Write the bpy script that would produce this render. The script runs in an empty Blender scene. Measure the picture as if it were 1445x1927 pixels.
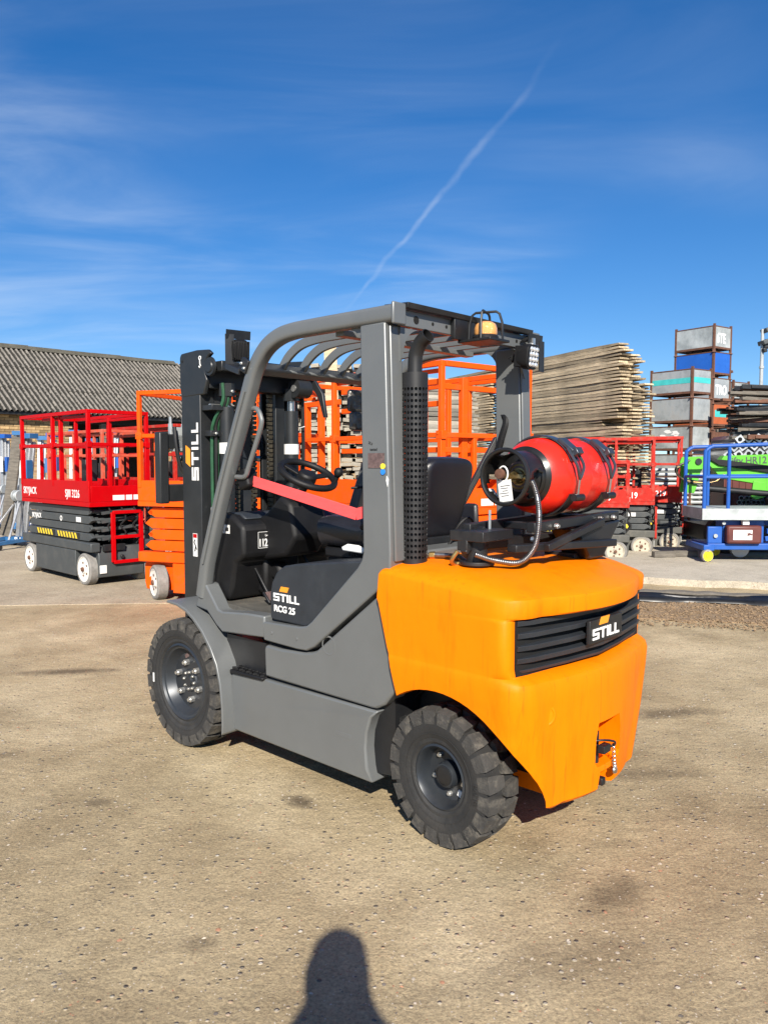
import bpy, bmesh, math, random
from mathutils import Vector as V, Matrix as M
R = math.radians
rnd = random.Random(7)
scene = bpy.context.scene
col = scene.collection

# ------------------------------------------------------------------ camera, sky, sun, exposure
cam = bpy.data.cameras.new('camera'); camo = bpy.data.objects.new('camera', cam); col.objects.link(camo)
cam.sensor_fit = 'HORIZONTAL'; cam.sensor_width = 36; cam.lens = 36.05; cam.clip_start = .02; cam.clip_end = 3000
camo.location = (0, 0, 1.5); camo.rotation_euler = (R(90 - 3.737), 0, 0)
scene.camera = camo

SUN_EL, SUN_AZ = 32.5, -3.0          # azimuth of light travel, degrees left(-) of +Y
scene.view_settings.view_transform = 'Standard'; scene.view_settings.look = 'None'
scene.view_settings.gamma = 1; scene.view_settings.exposure = .75
sl = bpy.data.lights.new('sun', 'SUN'); sl.energy = 5.0; sl.angle = R(.53); sl.color = (1, .93, .82)
so = bpy.data.objects.new('sun', sl); col.objects.link(so)
trav = V((math.sin(R(SUN_AZ)) * math.cos(R(SUN_EL)), math.cos(R(SUN_AZ)) * math.cos(R(SUN_EL)), -math.sin(R(SUN_EL))))
so.rotation_euler = trav.to_track_quat('-Z', 'Y').to_euler(); so.location = (-5, -20, 15)

w = bpy.data.worlds.new('World'); scene.world = w; w.use_nodes = True
nt = w.node_tree; N = nt.nodes; Lk = nt.links.new; N.clear()
def nd(t, **k):
    n = N.new(t)
    for a, b in k.items(): setattr(n, a, b)
    return n
sky = nd('ShaderNodeTexSky', sky_type='NISHITA', sun_disc=False, sun_elevation=R(SUN_EL), sun_rotation=R(180 + SUN_AZ), altitude=50, air_density=1.0, dust_density=.1, ozone_density=3.0)
hsv = nd('ShaderNodeHueSaturation'); hsv.inputs['Hue'].default_value = .508; hsv.inputs['Saturation'].default_value = 1.36; hsv.inputs['Value'].default_value = 1.0
Lk(sky.outputs[0], hsv.inputs['Color'])
tc = nd('ShaderNodeTexCoord')
sep = nd('ShaderNodeSeparateXYZ'); Lk(tc.outputs['Generated'], sep.inputs[0])
def math_(op, a, b=None, c=None, clamp=False):
    n = nd('ShaderNodeMath', operation=op, use_clamp=clamp)
    for i, v_ in enumerate((a, b, c)):
        if v_ is None: continue
        if isinstance(v_, (int, float)): n.inputs[i].default_value = v_
        else: Lk(v_, n.inputs[i])
    return n.outputs[0]
# wispy cirrus laid on a high flat layer: direction / elevation
zs = math_('MULTIPLY_ADD', math_('MAXIMUM', sep.outputs[2], 0.), .93, .055)       # clear air: no white band at the skyline
cv = nd('ShaderNodeCombineXYZ'); Lk(sep.outputs[0], cv.inputs[0]); Lk(sep.outputs[1], cv.inputs[1]); Lk(zs, cv.inputs[2])
nv0 = nd('ShaderNodeVectorMath', operation='NORMALIZE'); Lk(cv.outputs[0], nv0.inputs[0]); Lk(nv0.outputs[0], sky.inputs['Vector'])
zc = math_('MAXIMUM', sep.outputs[2], .03)
px_ = math_('DIVIDE', sep.outputs[0], math_('ADD', zc, .12)); py_ = math_('DIVIDE', sep.outputs[1], math_('ADD', zc, .12))
comb = nd('ShaderNodeCombineXYZ'); Lk(px_, comb.inputs[0]); Lk(py_, comb.inputs[1])
mp = nd('ShaderNodeMapping'); mp.inputs['Rotation'].default_value = (0, 0, R(38)); mp.inputs['Scale'].default_value = (.55, 1.25, 1); Lk(comb.outputs[0], mp.inputs[0])
n1 = nd('ShaderNodeTexNoise'); n1.inputs['Scale'].default_value = 1.5; n1.inputs['Detail'].default_value = 9; n1.inputs['Roughness'].default_value = .56; n1.inputs['Distortion'].default_value = .6
Lk(mp.outputs[0], n1.inputs['Vector'])
n2 = nd('ShaderNodeTexNoise'); n2.inputs['Scale'].default_value = .55; n2.inputs['Detail'].default_value = 2; Lk(comb.outputs[0], n2.inputs['Vector'])
c1 = nd('ShaderNodeMapRange', interpolation_type='SMOOTHSTEP'); c1.inputs[1].default_value = .33; c1.inputs[2].default_value = .85; Lk(n1.outputs[0], c1.inputs[0])
c2 = nd('ShaderNodeMapRange', interpolation_type='SMOOTHSTEP'); c2.inputs[1].default_value = .38; c2.inputs[2].default_value = .66; Lk(math_('MULTIPLY_ADD', px_, -.13, n2.outputs[0]), c2.inputs[0])
cl = math_('MULTIPLY', math_('MULTIPLY', c1.outputs[0], c2.outputs[0]), .44)
# contrail: a thin band along a great circle (plane normal from two sky directions), ragged, fading at both ends
def pixdir(x, y):
    P = math.atan((963.5 - 869) / 1447); d = V(((x - 722.5) / 1447, 1, -(y - 963.5) / 1447))
    c, s = math.cos(-P), math.sin(-P)
    return V((d.x, d.y * c - d.z * s, d.y * s + d.z * c)).normalized()
A_, B_ = pixdir(655, 582), pixdir(1045, 80)
nrm = A_.cross(B_).normalized(); tang = nrm.cross(A_).normalized(); span = A_.angle(B_)
def dot_(vec):
    n = nd('ShaderNodeVectorMath', operation='DOT_PRODUCT'); Lk(tc.outputs['Generated'], n.inputs[0]); n.inputs[1].default_value = vec; return n.outputs['Value']
off = dot_(nrm); along = math_('ARCTAN2', dot_(tang), dot_(A_))
nw = nd('ShaderNodeTexNoise'); nw.inputs['Scale'].default_value = 11; nw.inputs['Detail'].default_value = 4; Lk(tc.outputs['Generated'], nw.inputs['Vector'])
wob = math_('MULTIPLY', math_('SUBTRACT', nw.outputs[0], .5), .030)
bow_ = math_('MULTIPLY', math_('MULTIPLY', along, math_('SUBTRACT', span, along)), .11)
dist = math_('ABSOLUTE', math_('ADD', math_('SUBTRACT', off, bow_), wob))
wid = math_('ADD', .0036, math_('MULTIPLY', along, .008))
band = nd('ShaderNodeMapRange', interpolation_type='SMOOTHSTEP'); Lk(dist, band.inputs[0]); band.inputs[1].default_value = 0; Lk(wid, band.inputs[2]); band.inputs[3].default_value = 1; band.inputs[4].default_value = 0
f1 = nd('ShaderNodeMapRange', interpolation_type='SMOOTHSTEP'); Lk(along, f1.inputs[0]); f1.inputs[1].default_value = -.03; f1.inputs[2].default_value = .05
f2 = nd('ShaderNodeMapRange', interpolation_type='SMOOTHSTEP'); Lk(along, f2.inputs[0]); f2.inputs[1].default_value = span * .55; f2.inputs[2].default_value = span * 1.06; f2.inputs[3].default_value = 1; f2.inputs[4].default_value = 0
nv = nd('ShaderNodeTexNoise'); nv.inputs['Scale'].default_value = 26; nv.inputs['Detail'].default_value = 3; Lk(tc.outputs['Generated'], nv.inputs['Vector'])
vis = nd('ShaderNodeMapRange'); Lk(nv.outputs[0], vis.inputs[0]); vis.inputs[1].default_value = .35; vis.inputs[2].default_value = .62; vis.inputs[3].default_value = .35; vis.inputs[4].default_value = 1
ct = math_('MULTIPLY', math_('MULTIPLY', math_('MULTIPLY', band.outputs[0], f1.outputs[0]), f2.outputs[0]), math_('MULTIPLY', vis.outputs[0], .17))
cm = math_('ADD', cl, ct, clamp=True)
mix = nd('ShaderNodeMix', data_type='RGBA'); Lk(cm, mix.inputs['Factor']); Lk(hsv.outputs[0], mix.inputs['A']); mix.inputs['B'].default_value = (6.4, 7.2, 8.2, 1)
bg = nd('ShaderNodeBackground'); bg.inputs['Strength'].default_value = .078; Lk(mix.outputs['Result'], bg.inputs['Color'])
wo = nd('ShaderNodeOutputWorld'); Lk(bg.outputs[0], wo.inputs[0])

# ------------------------------------------------------------------ materials
def srgb(h):
    if isinstance(h, str):
        c = [int(h[i:i + 2], 16) / 255 for i in (0, 2, 4)]
        return tuple(((x / 12.92) if x <= .04045 else ((x + .055) / 1.055) ** 2.4) for x in c)
    return tuple(h)
MATS = {}
def mat(name, c, rough=.5, metal=0., var=.12, scale=6., dirt=None, dscale=3., damt=.5, bump=0., bscale=60., spec=.5, coat=0., stretch=None, obj=False):
    """painted / worn surface: base colour, low-frequency mottling, an optional second (dirt/rust) colour in patches, fine bump"""
    m = bpy.data.materials.new(name); m.use_nodes = True; t = m.node_tree; b = t.nodes['Principled BSDF']; l = t.links.new
    c = srgb(c)
    tco = t.nodes.new('ShaderNodeTexCoord'); vec = tco.outputs['Object']
    if stretch:
        mpn = t.nodes.new('ShaderNodeMapping'); mpn.inputs['Scale'].default_value = stretch; l(vec, mpn.inputs[0]); vec = mpn.outputs[0]
    no = t.nodes.new('ShaderNodeTexNoise'); no.inputs['Scale'].default_value = scale; no.inputs['Detail'].default_value = 6; no.inputs['Roughness'].default_value = .65; l(vec, no.inputs['Vector'])
    r = t.nodes.new('ShaderNodeValToRGB'); l(no.outputs[0], r.inputs[0])
    r.color_ramp.elements[0].position = .3; r.color_ramp.elements[1].position = .7
    r.color_ramp.elements[0].color = tuple(x * (1 - var) for x in c) + (1,); r.color_ramp.elements[1].color = tuple(min(1, x * (1 + var)) for x in c) + (1,)
    out = r.outputs[0]
    if dirt:
        n2_ = t.nodes.new('ShaderNodeTexNoise'); n2_.inputs['Scale'].default_value = dscale; n2_.inputs['Detail'].default_value = 8; n2_.inputs['Roughness'].default_value = .7; l(vec, n2_.inputs['Vector'])
        mr = t.nodes.new('ShaderNodeMapRange'); mr.inputs[1].default_value = .5; mr.inputs[2].default_value = .72; mr.inputs[4].default_value = damt; l(n2_.outputs[0], mr.inputs[0])
        mx = t.nodes.new('ShaderNodeMix'); mx.data_type = 'RGBA'; l(mr.outputs[0], mx.inputs['Factor']); l(out, mx.inputs['A']); mx.inputs['B'].default_value = srgb(dirt) + (1,); out = mx.outputs['Result']
    if obj:      # each copy a little lighter or darker
        oi = t.nodes.new('ShaderNodeObjectInfo'); mr2 = t.nodes.new('ShaderNodeMapRange'); mr2.inputs[3].default_value = .5; mr2.inputs[4].default_value = 1.3; l(oi.outputs['Random'], mr2.inputs[0])
        vm = t.nodes.new('ShaderNodeVectorMath'); vm.operation = 'SCALE'; l(out, vm.inputs[0]); l(mr2.outputs[0], vm.inputs['Scale']); out = vm.outputs[0]
    l(out, b.inputs['Base Color'])
    rr = t.nodes.new('ShaderNodeMapRange'); rr.inputs[3].default_value = max(0, rough - .1); rr.inputs[4].default_value = min(1, rough + .12); l(no.outputs[0], rr.inputs[0]); l(rr.outputs[0], b.inputs['Roughness'])
    b.inputs['Metallic'].default_value = metal; b.inputs['Specular IOR Level'].default_value = spec; b.inputs['Coat Weight'].default_value = coat
    if bump:
        n3 = t.nodes.new('ShaderNodeTexNoise'); n3.inputs['Scale'].default_value = bscale; n3.inputs['Detail'].default_value = 4; l(vec, n3.inputs['Vector'])
        bp = t.nodes.new('ShaderNodeBump'); bp.inputs['Strength'].default_value = bump; bp.inputs['Distance'].default_value = .01; l(n3.outputs[0], bp.inputs['Height']); l(bp.outputs[0], b.inputs['Normal'])
    MATS[name] = m; return m

mat('orange_cast', (.82, .188, .0), .5, var=.05, scale=2.5, dirt=(.52, .10, .0), dscale=9, damt=.45, bump=.15, bscale=26, stretch=(1, 1, .18), spec=.14)
mat('truck_grey', (.146, .154, .156), .38, metal=.25, var=.04, scale=5, dirt=(.2, .2, .19), dscale=3, damt=.25, bump=.03, bscale=400)
mat('truck_black', (.010, .0105, .012), .45, var=.2, scale=8, dirt=(.05, .047, .042), dscale=4, damt=.35, bump=.05, bscale=300)
mat('soft_black', (.006, .006, .0068), .55, var=.2, scale=10, spec=.35, bump=.1, bscale=500)
mat('vinyl', (.012, .012, .016), .35, var=.2, scale=8, bump=.1, bscale=300)
mat('cover_black', (.02, .024, .03), .5, var=.15, scale=12, dirt=(.045, .05, .055), dscale=9, damt=.35, bump=.12, bscale=700)
mat('mast_black', (.018, .02, .022), .4, metal=.1, var=.2, scale=5, dirt=(.045, .042, .04), dscale=6, damt=.3)
mat('exhaust_black', (.02, .02, .021), .5, metal=.3, var=.2, scale=8)
mat('hole', (.002, .002, .002), .9)
mat('tyre', (.019, .019, .019), .72, var=.25, scale=9, dirt=(.06, .054, .046), dscale=7, damt=.45, bump=.25, bscale=120)
mat('tread', (.042, .040, .037), .9, var=.3, scale=14, dirt=(.15, .135, .11), dscale=22, damt=.7, bump=.4, bscale=130)
mat('rim_dark', (.028, .033, .04), .38, metal=.3, var=.15, dirt=(.08, .07, .06), damt=.3)
mat('zinc', (.62, .62, .6), .35, metal=.85, var=.15, scale=20)
mat('steel', (.55, .55, .54), .28, metal=1., var=.15, scale=15)
mat('brass', (.45, .31, .12), .35, metal=.9, var=.2)
mat('gas_red', (.80, .022, .010), .36, spec=.35, var=.08, scale=5, dirt=(.25, .03, .02), dscale=9, damt=.55, bump=.05, bscale=80, coat=.25)
mat('collar_black', (.012, .012, .012), .3, var=.2, dirt=(.06, .05, .04), damt=.3)
mat('belt_red', (.9, .085, .085), .6, var=.06, scale=20, bump=.25, bscale=260, stretch=(1, 1, 5))
mat('white_print', (.8, .8, .78), .5, var=.04)
mat('label_white', (.72, .72, .7), .5, var=.06, scale=18, dirt=(.45, .43, .4), damt=.3)
mat('logo_orange', (.8, .30, .02), .5, var=.04)
mat('sticker_brown', (.13, .085, .08), .5, var=.25, scale=60, dirt=(.03, .02, .02), dscale=70, damt=.8)
mat('sticker_yellow', (.85, .72, .05), .5); mat('sticker_blue', (.02, .22, .7), .5)
mat('hose_green', (.018, .075, .035), .45, var=.3, scale=20); mat('rubber_hose', (.012, .012, .012), .45, var=.2)
mat('chain', (.10, .085, .06), .45, metal=.7, var=.4, scale=60)
mat('floor_mat', (.07, .066, .056), .8, var=.25, scale=10, dirt=(.16, .14, .11), dscale=6, damt=.6, bump=.3, bscale=90)
mat('lamp_glass', (.75, .78, .8), .15, metal=.6, var=.3, scale=60)
mat('wrap', (.06, .055, .05), .22, var=.5, scale=25, bump=.8, bscale=30, dirt=(.2, .19, .18), dscale=14, damt=.5)
def cast_iron():
    m = MATS['orange_cast']; t = m.node_tree; b = t.nodes['Principled BSDF']; l = t.links.new
    first = b.inputs['Normal'].links[0].from_node; tco = t.nodes.new('ShaderNodeTexCoord')
    n = t.nodes.new('ShaderNodeTexNoise'); n.inputs['Scale'].default_value = 7; n.inputs['Detail'].default_value = 2; l(tco.outputs['Object'], n.inputs['Vector'])
    bp = t.nodes.new('ShaderNodeBump'); bp.inputs['Strength'].default_value = .35; bp.inputs['Distance'].default_value = .012; l(n.outputs[0], bp.inputs['Height'])
    n4 = t.nodes.new('ShaderNodeTexNoise'); n4.inputs['Scale'].default_value = 240; l(tco.outputs['Object'], n4.inputs['Vector'])
    b4 = t.nodes.new('ShaderNodeBump'); b4.inputs['Strength'].default_value = .12; b4.inputs['Distance'].default_value = .002; l(n4.outputs[0], b4.inputs['Height']); l(bp.outputs[0], b4.inputs['Normal'])
    l(b4.outputs[0], first.inputs['Normal'])
    # thin vertical scuffs, rubbed into the paint
    src = b.inputs['Base Color'].links[0].from_socket; mp_ = t.nodes.new('ShaderNodeMapping'); mp_.inputs['Scale'].default_value = (60, 60, 2.2); l(tco.outputs['Object'], mp_.inputs[0])
    n5 = t.nodes.new('ShaderNodeTexNoise'); n5.inputs['Scale'].default_value = 1; n5.inputs['Detail'].default_value = 3; l(mp_.outputs[0], n5.inputs['Vector'])
    mr = t.nodes.new('ShaderNodeMapRange'); mr.inputs[1].default_value = .62; mr.inputs[2].default_value = .8; mr.inputs[4].default_value = .55; l(n5.outputs[0], mr.inputs[0])
    mx = t.nodes.new('ShaderNodeMix'); mx.data_type = 'RGBA'; l(mr.outputs[0], mx.inputs['Factor']); l(src, mx.inputs['A']); mx.inputs['B'].default_value = (.36, .075, .004, 1); l(mx.outputs['Result'], b.inputs['Base Color'])
cast_iron()
def amber():
    m = bpy.data.materials.new('amber'); m.use_nodes = True; b = m.node_tree.nodes['Principled BSDF']; t = m.node_tree
    no = t.nodes.new('ShaderNodeTexNoise'); no.inputs['Scale'].default_value = 55; bp = t.nodes.new('ShaderNodeBump'); bp.inputs['Strength'].default_value = .9; bp.inputs['Distance'].default_value = .02
    bp.inputs['Strength'].default_value = .4; t.links.new(no.outputs[0], bp.inputs['Height']); t.links.new(bp.outputs[0], b.inputs['Normal'])
    b.inputs['Base Color'].default_value = (.9, .42, .12, 1); b.inputs['Roughness'].default_value = .12; b.inputs['Transmission Weight'].default_value = .1; b.inputs['Coat Weight'].default_value = 1
    MATS['amber'] = m
amber()
mat('lift_red', (.44, .0, .002), .45, var=.08, scale=4, dirt=(.34, .004, .004), dscale=5, damt=.45, spec=.15)
mat('lift_red_old', (.42, .02, .012), .6, spec=.2, var=.18, scale=7, dirt=(.30, .12, .09), dscale=9, damt=.7)
mat('lift_red_faded', (.52, .075, .035), .6, var=.2, scale=8, dirt=(.36, .2, .15), dscale=10, damt=.6)
mat('lift_orange', (.76, .085, .002), .5, spec=.18, var=.07, scale=5, dirt=(.42, .09, .03), dscale=8, damt=.55)
mat('lift_grey', (.052, .058, .06), .5, var=.12, scale=5, dirt=(.11, .1, .085), dscale=5, damt=.4)
mat('lift_grey_old', (.085, .085, .075), .65, var=.2, scale=6, dirt=(.17, .15, .12), dscale=6, damt=.6)
mat('white_wheel', (.72, .70, .63), .55, var=.06, scale=9, dirt=(.34, .3, .24), dscale=9, damt=.5)
mat('cream_wheel', (.46, .42, .33), .7, var=.2, scale=12, dirt=(.16, .14, .11), dscale=14, damt=.8)
mat('grey_tread', (.21, .2, .185), .85, var=.2, scale=14, dirt=(.1, .095, .085), dscale=12, damt=.6, bump=.3, bscale=90)
mat('hazard_yellow', (.72, .52, .03), .55, var=.1); mat('hazard_black', (.015, .015, .015), .6)
mat('blue_paint', (.012, .085, .36), .42, var=.12, scale=6, dirt=(.03, .06, .16), dscale=6, damt=.4)
mat('blue_light', (.025, .12, .29), .5, var=.15, dirt=(.12, .16, .2), damt=.5)
mat('yellow_wheel', (.80, .66, .02), .45, var=.08, dirt=(.4, .33, .08), damt=.3)
mat('green_boom', (.10, .42, .03), .4, var=.08, scale=5, dirt=(.07, .22, .03), damt=.4)
mat('galv', (.40, .43, .44), .5, metal=.25, var=.3, scale=4, bump=.4, bscale=7, dirt=(.22, .17, .13), dscale=4, damt=.55)
mat('galv_wall', (.36, .39, .39), .55, metal=.2, var=.3, scale=4, bump=.5, bscale=7, dirt=(.62, .63, .62), dscale=3.2, damt=.55)
mat('rust', (.13, .058, .035), .8, var=.35, scale=14, dirt=(.06, .03, .02), dscale=8, damt=.6)
mat('stillage_blue', (.015, .11, .46), .5, var=.12, dirt=(.02, .05, .2), damt=.4)
mat('stillage_orange', (.42, .10, .03), .6, var=.2, dirt=(.2, .07, .04), damt=.6)
mat('teal_paint', (.06, .47, .46), .6, var=.15)
mat('board', (.46, .365, .235), .85, var=.38, scale=5, dirt=(.17, .145, .11), dscale=6, damt=.7, bump=.5, bscale=40, stretch=(.6, 6, 6), obj=True)
mat('board_grey', (.30, .275, .225), .85, var=.3, scale=6, dirt=(.12, .105, .085), dscale=8, damt=.7, bump=.5, bscale=40, stretch=(.7, 6, 6), obj=True)
mat('clamp', (.06, .07, .085), .3, metal=.5, var=.2, scale=9)
mat('hose_steel', (.22, .22, .22), .3, metal=.9, var=.2, scale=30)
mat('chip', (.24, .165, .095), .9, var=.4, scale=30)
mat('board_end', (.44, .39, .31), .85, var=.3, scale=20)
mat('alu', (.5, .51, .52), .38, metal=.7, var=.15, scale=8, dirt=(.3, .3, .3), damt=.4)
mat('brick', (.40, .27, .13), .9, var=.3, scale=5, dirt=(.25, .15, .09), dscale=3, damt=.7, bump=.4, bscale=60, obj=True)
def brick_wall():
    m = bpy.data.materials.new('brick_wall'); m.use_nodes = True; t = m.node_tree; b = t.nodes['Principled BSDF']; l = t.links.new
    tco = t.nodes.new('ShaderNodeTexCoord'); sp = t.nodes.new('ShaderNodeSeparateXYZ'); l(tco.outputs['Object'], sp.inputs[0]); ad = t.nodes.new('ShaderNodeMath'); l(sp.outputs[0], ad.inputs[0]); l(sp.outputs[1], ad.inputs[1]); cb = t.nodes.new('ShaderNodeCombineXYZ'); l(ad.outputs[0], cb.inputs[0]); l(sp.outputs[2], cb.inputs[1])
    br = t.nodes.new('ShaderNodeTexBrick'); l(cb.outputs[0], br.inputs['Vector']); br.inputs['Scale'].default_value = 1; br.inputs['Brick Width'].default_value = .225; br.inputs['Row Height'].default_value = .075; br.inputs['Mortar Size'].default_value = .006
    br.inputs['Color1'].default_value = (.42, .29, .14, 1); br.inputs['Color2'].default_value = (.29, .17, .09, 1); br.inputs['Mortar'].default_value = (.36, .31, .23, 1)
    l(br.outputs['Color'], b.inputs['Base Color']); b.inputs['Roughness'].default_value = .9; MATS['brick_wall'] = m
brick_wall()
mat('mortar', (.36, .31, .23), .95, var=.2, scale=15, bump=.3)
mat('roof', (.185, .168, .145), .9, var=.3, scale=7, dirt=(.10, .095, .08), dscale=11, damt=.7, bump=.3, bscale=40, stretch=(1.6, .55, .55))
def roof_mat():  # moss stripes along the valleys, also painting in the shade of the corrugations
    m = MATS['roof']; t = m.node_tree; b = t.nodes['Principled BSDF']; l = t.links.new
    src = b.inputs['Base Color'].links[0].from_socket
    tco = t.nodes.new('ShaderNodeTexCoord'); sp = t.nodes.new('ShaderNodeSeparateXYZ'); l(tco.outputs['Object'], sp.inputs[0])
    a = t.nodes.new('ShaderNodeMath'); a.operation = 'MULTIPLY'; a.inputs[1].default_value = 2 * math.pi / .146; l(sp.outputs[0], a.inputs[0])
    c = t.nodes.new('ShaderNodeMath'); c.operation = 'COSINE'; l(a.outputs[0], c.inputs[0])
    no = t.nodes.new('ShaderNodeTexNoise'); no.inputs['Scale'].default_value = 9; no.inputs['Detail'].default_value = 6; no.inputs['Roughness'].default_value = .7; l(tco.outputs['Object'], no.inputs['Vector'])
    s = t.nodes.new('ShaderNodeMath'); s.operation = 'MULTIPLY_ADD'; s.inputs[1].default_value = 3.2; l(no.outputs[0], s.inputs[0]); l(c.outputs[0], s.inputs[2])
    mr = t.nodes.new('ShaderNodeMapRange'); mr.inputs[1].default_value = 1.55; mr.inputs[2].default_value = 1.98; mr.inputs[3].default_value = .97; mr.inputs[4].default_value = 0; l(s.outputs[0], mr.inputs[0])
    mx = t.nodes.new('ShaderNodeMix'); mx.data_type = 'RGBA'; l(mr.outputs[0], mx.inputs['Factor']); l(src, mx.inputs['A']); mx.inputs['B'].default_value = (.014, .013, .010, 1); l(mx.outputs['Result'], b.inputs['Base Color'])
mat('roof_moss', (.075, .068, .048), .95, var=.4, scale=18, bump=.5, bscale=50, dirt=(.16, .15, .12), damt=.5)
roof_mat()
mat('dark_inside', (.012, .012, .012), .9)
mat('skin', (.5, .28, .2), .5); mat('cloth_dark', (.03, .035, .05), .8); mat('hair', (.03, .02, .015), .6)
mat('timber_old', (.13, .115, .095), .9, var=.4, scale=8, dirt=(.25, .22, .18), dscale=10, damt=.6, bump=.6, bscale=40, stretch=(.5, 4, 4))
mat('poly_black', (.012, .012, .012), .35, var=.3, scale=12); mat('poly_pale', (.33, .32, .3), .6, var=.3, scale=9)
mat('pebble', (.42, .36, .28), .85, var=.4, scale=30); mat('pebble_dark', (.14, .12, .10), .85, var=.4, scale=30); mat('pebble_red', (.33, .17, .10), .85, var=.3, scale=30)
mat('brown_case', (.10, .025, .02), .5, var=.2)

# ------------------------------------------------------------------ mesh helpers
class MB:
    def __init__(s): s.v = []; s.f = []; s.m = []; s.cur = 0
    def add(s, vs, fs):
        o = len(s.v); s.v += [tuple(x) for x in vs]; s.f += [tuple(i + o for i in f) for f in fs]; s.m += [s.cur] * len(fs); return s
    def box(s, x0, x1, y0, y1, z0, z1):
        return s.add([(x, y, z) for x in (x0, x1) for y in (y0, y1) for z in (z0, z1)], [(0, 1, 3, 2), (4, 6, 7, 5), (0, 4, 5, 1), (2, 3, 7, 6), (0, 2, 6, 4), (1, 5, 7, 3)])
    def obox(s, c, sx, sy, sz, rot=(0, 0, 0)):
        from mathutils import Euler
        E = Euler(rot).to_matrix(); c = V(c)
        return s.add([c + E @ V((x * sx / 2, y * sy / 2, z * sz / 2)) for x in (-1, 1) for y in (-1, 1) for z in (-1, 1)], [(0, 1, 3, 2), (4, 6, 7, 5), (0, 4, 5, 1), (2, 3, 7, 6), (0, 2, 6, 4), (1, 5, 7, 3)])
    def bar(s, a, b, wd, ht, up=(0, 0, 1)):
        a, b = V(a), V(b); d = (b - a).normalized(); u = V(up); sd = d.cross(u)
        if sd.length < 1e-4: sd = d.cross(V((1, 0, 0)))
        sd.normalize(); u = sd.cross(d)
        vs = [p + sd * (i * wd / 2) + u * (j * ht / 2) for p in (a, b) for i, j in ((-1, -1), (1, -1), (1, 1), (-1, 1))]
        return s.add(vs, [(3, 2, 1, 0), (4, 5, 6, 7), (0, 1, 5, 4), (1, 2, 6, 5), (2, 3, 7, 6), (3, 0, 4, 7)])
    def sweep(s, pts, prof, up=(0, 0, 1), closed=False, caps=True):
        """prof: list of (side, up) offsets swept along pts"""
        pts = [V(p) for p in pts]; n = len(pts); k = len(prof); vs = []; up = V(up); last = None
        for i, p in enumerate(pts):
            a = pts[(i - 1) % n] if (closed or i > 0) else pts[i]; b = pts[(i + 1) % n] if (closed or i < n - 1) else pts[i]
            d = (b - a).normalized()
            sd = d.cross(up)
            if sd.length < .05: sd = last if last is not None else d.cross(V((.3, 1, .1)))
            sd = (sd - d * sd.dot(d)).normalized(); last = sd; u = sd.cross(d)
            sc = 1.
            if 0 < i < n - 1 or closed:
                c_ = (p - a).normalized().dot((b - p).normalized()); sc = 1 / max(.5, math.sqrt(max(.01, (1 + c_) / 2)))
            vs += [p + sd * (x * sc if abs(d.z) > -1 else x) + u * (y * sc) for x, y in prof]
        fs = []
        for i in range(n if closed else n - 1):
            j = (i + 1) % n
            for q in range(k): r = (q + 1) % k; fs.append((i * k + q, j * k + q, j * k + r, i * k + r))
        if caps and not closed: fs += [tuple(range(k)), tuple(range((n - 1) * k, n * k))[::-1]]
        return s.add(vs, fs)
    def tube(s, pts, r, n=10, closed=False, caps=True):
        pts = [V(p) for p in pts]; m_ = len(pts); vs = []; u = None
        for i, p in enumerate(pts):
            a = pts[(i - 1) % m_] if (closed or i > 0) else pts[i]; b = pts[(i + 1) % m_] if (closed or i < m_ - 1) else pts[i]
            d = (b - a).normalized()
            if u is None: u = d.orthogonal().normalized()
            u = (u - d * u.dot(d)).normalized(); w_ = d.cross(u)
            rr = r[i] if isinstance(r, (list, tuple)) else r
            vs += [p + (u * math.cos(t) + w_ * math.sin(t)) * rr for t in (2 * math.pi * q / n for q in range(n))]
        fs = []
        for i in range(m_ if closed else m_ - 1):
            j = (i + 1) % m_
            for q in range(n): t = (q + 1) % n; fs.append((i * n + q, i * n + t, j * n + t, j * n + q))
        if caps and not closed: fs += [tuple(range(n))[::-1], tuple(range((m_ - 1) * n, m_ * n))]
        return s.add(vs, fs)
    def cyl(s, a, b, r, n=16, r2=None): return s.tube([a, b], [r, r if r2 is None else r2], n)
    def prism(s, poly, y0, y1, plane='xz'):
        """2-D polygon extruded along the third axis"""
        def p3(p, t): return {'xz': (p[0], t, p[1]), 'xy': (p[0], p[1], t), 'yz': (t, p[0], p[1])}[plane]
        n = len(poly); vs = [p3(p, y0) for p in poly] + [p3(p, y1) for p in poly]
        return s.add(vs, [tuple(range(n)), tuple(range(n, 2 * n))[::-1]] + [(i, i + n, (i + 1) % n + n, (i + 1) % n) for i in range(n)])
    def lathe(s, prof, o=(0, 0, 0), ax=(0, 1, 0), n=32, a0=0, a1=2 * math.pi):
        """prof (r, t): radius and distance along the axis"""
        o, ax = V(o), V(ax).normalized(); u = ax.orthogonal().normalized(); w_ = ax.cross(u); k = len(prof); full = abs(a1 - a0 - 2 * math.pi) < 1e-6
        cnt = n if full else n + 1
        vs = [o + ax * t + (u * math.cos(a) + w_ * math.sin(a)) * r for a in (a0 + (a1 - a0) * i / n for i in range(cnt)) for r, t in prof]
        fs = [(i * k + q, i * k + q + 1, ((i + 1) % cnt) * k + q + 1, ((i + 1) % cnt) * k + q) for i in range(n) for q in range(k - 1)]
        return s.add(vs, fs)
    def xform(s, mtx, i0=0):
        s.v[i0:] = [tuple(mtx @ V(p)) for p in s.v[i0:]]; return s
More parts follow.
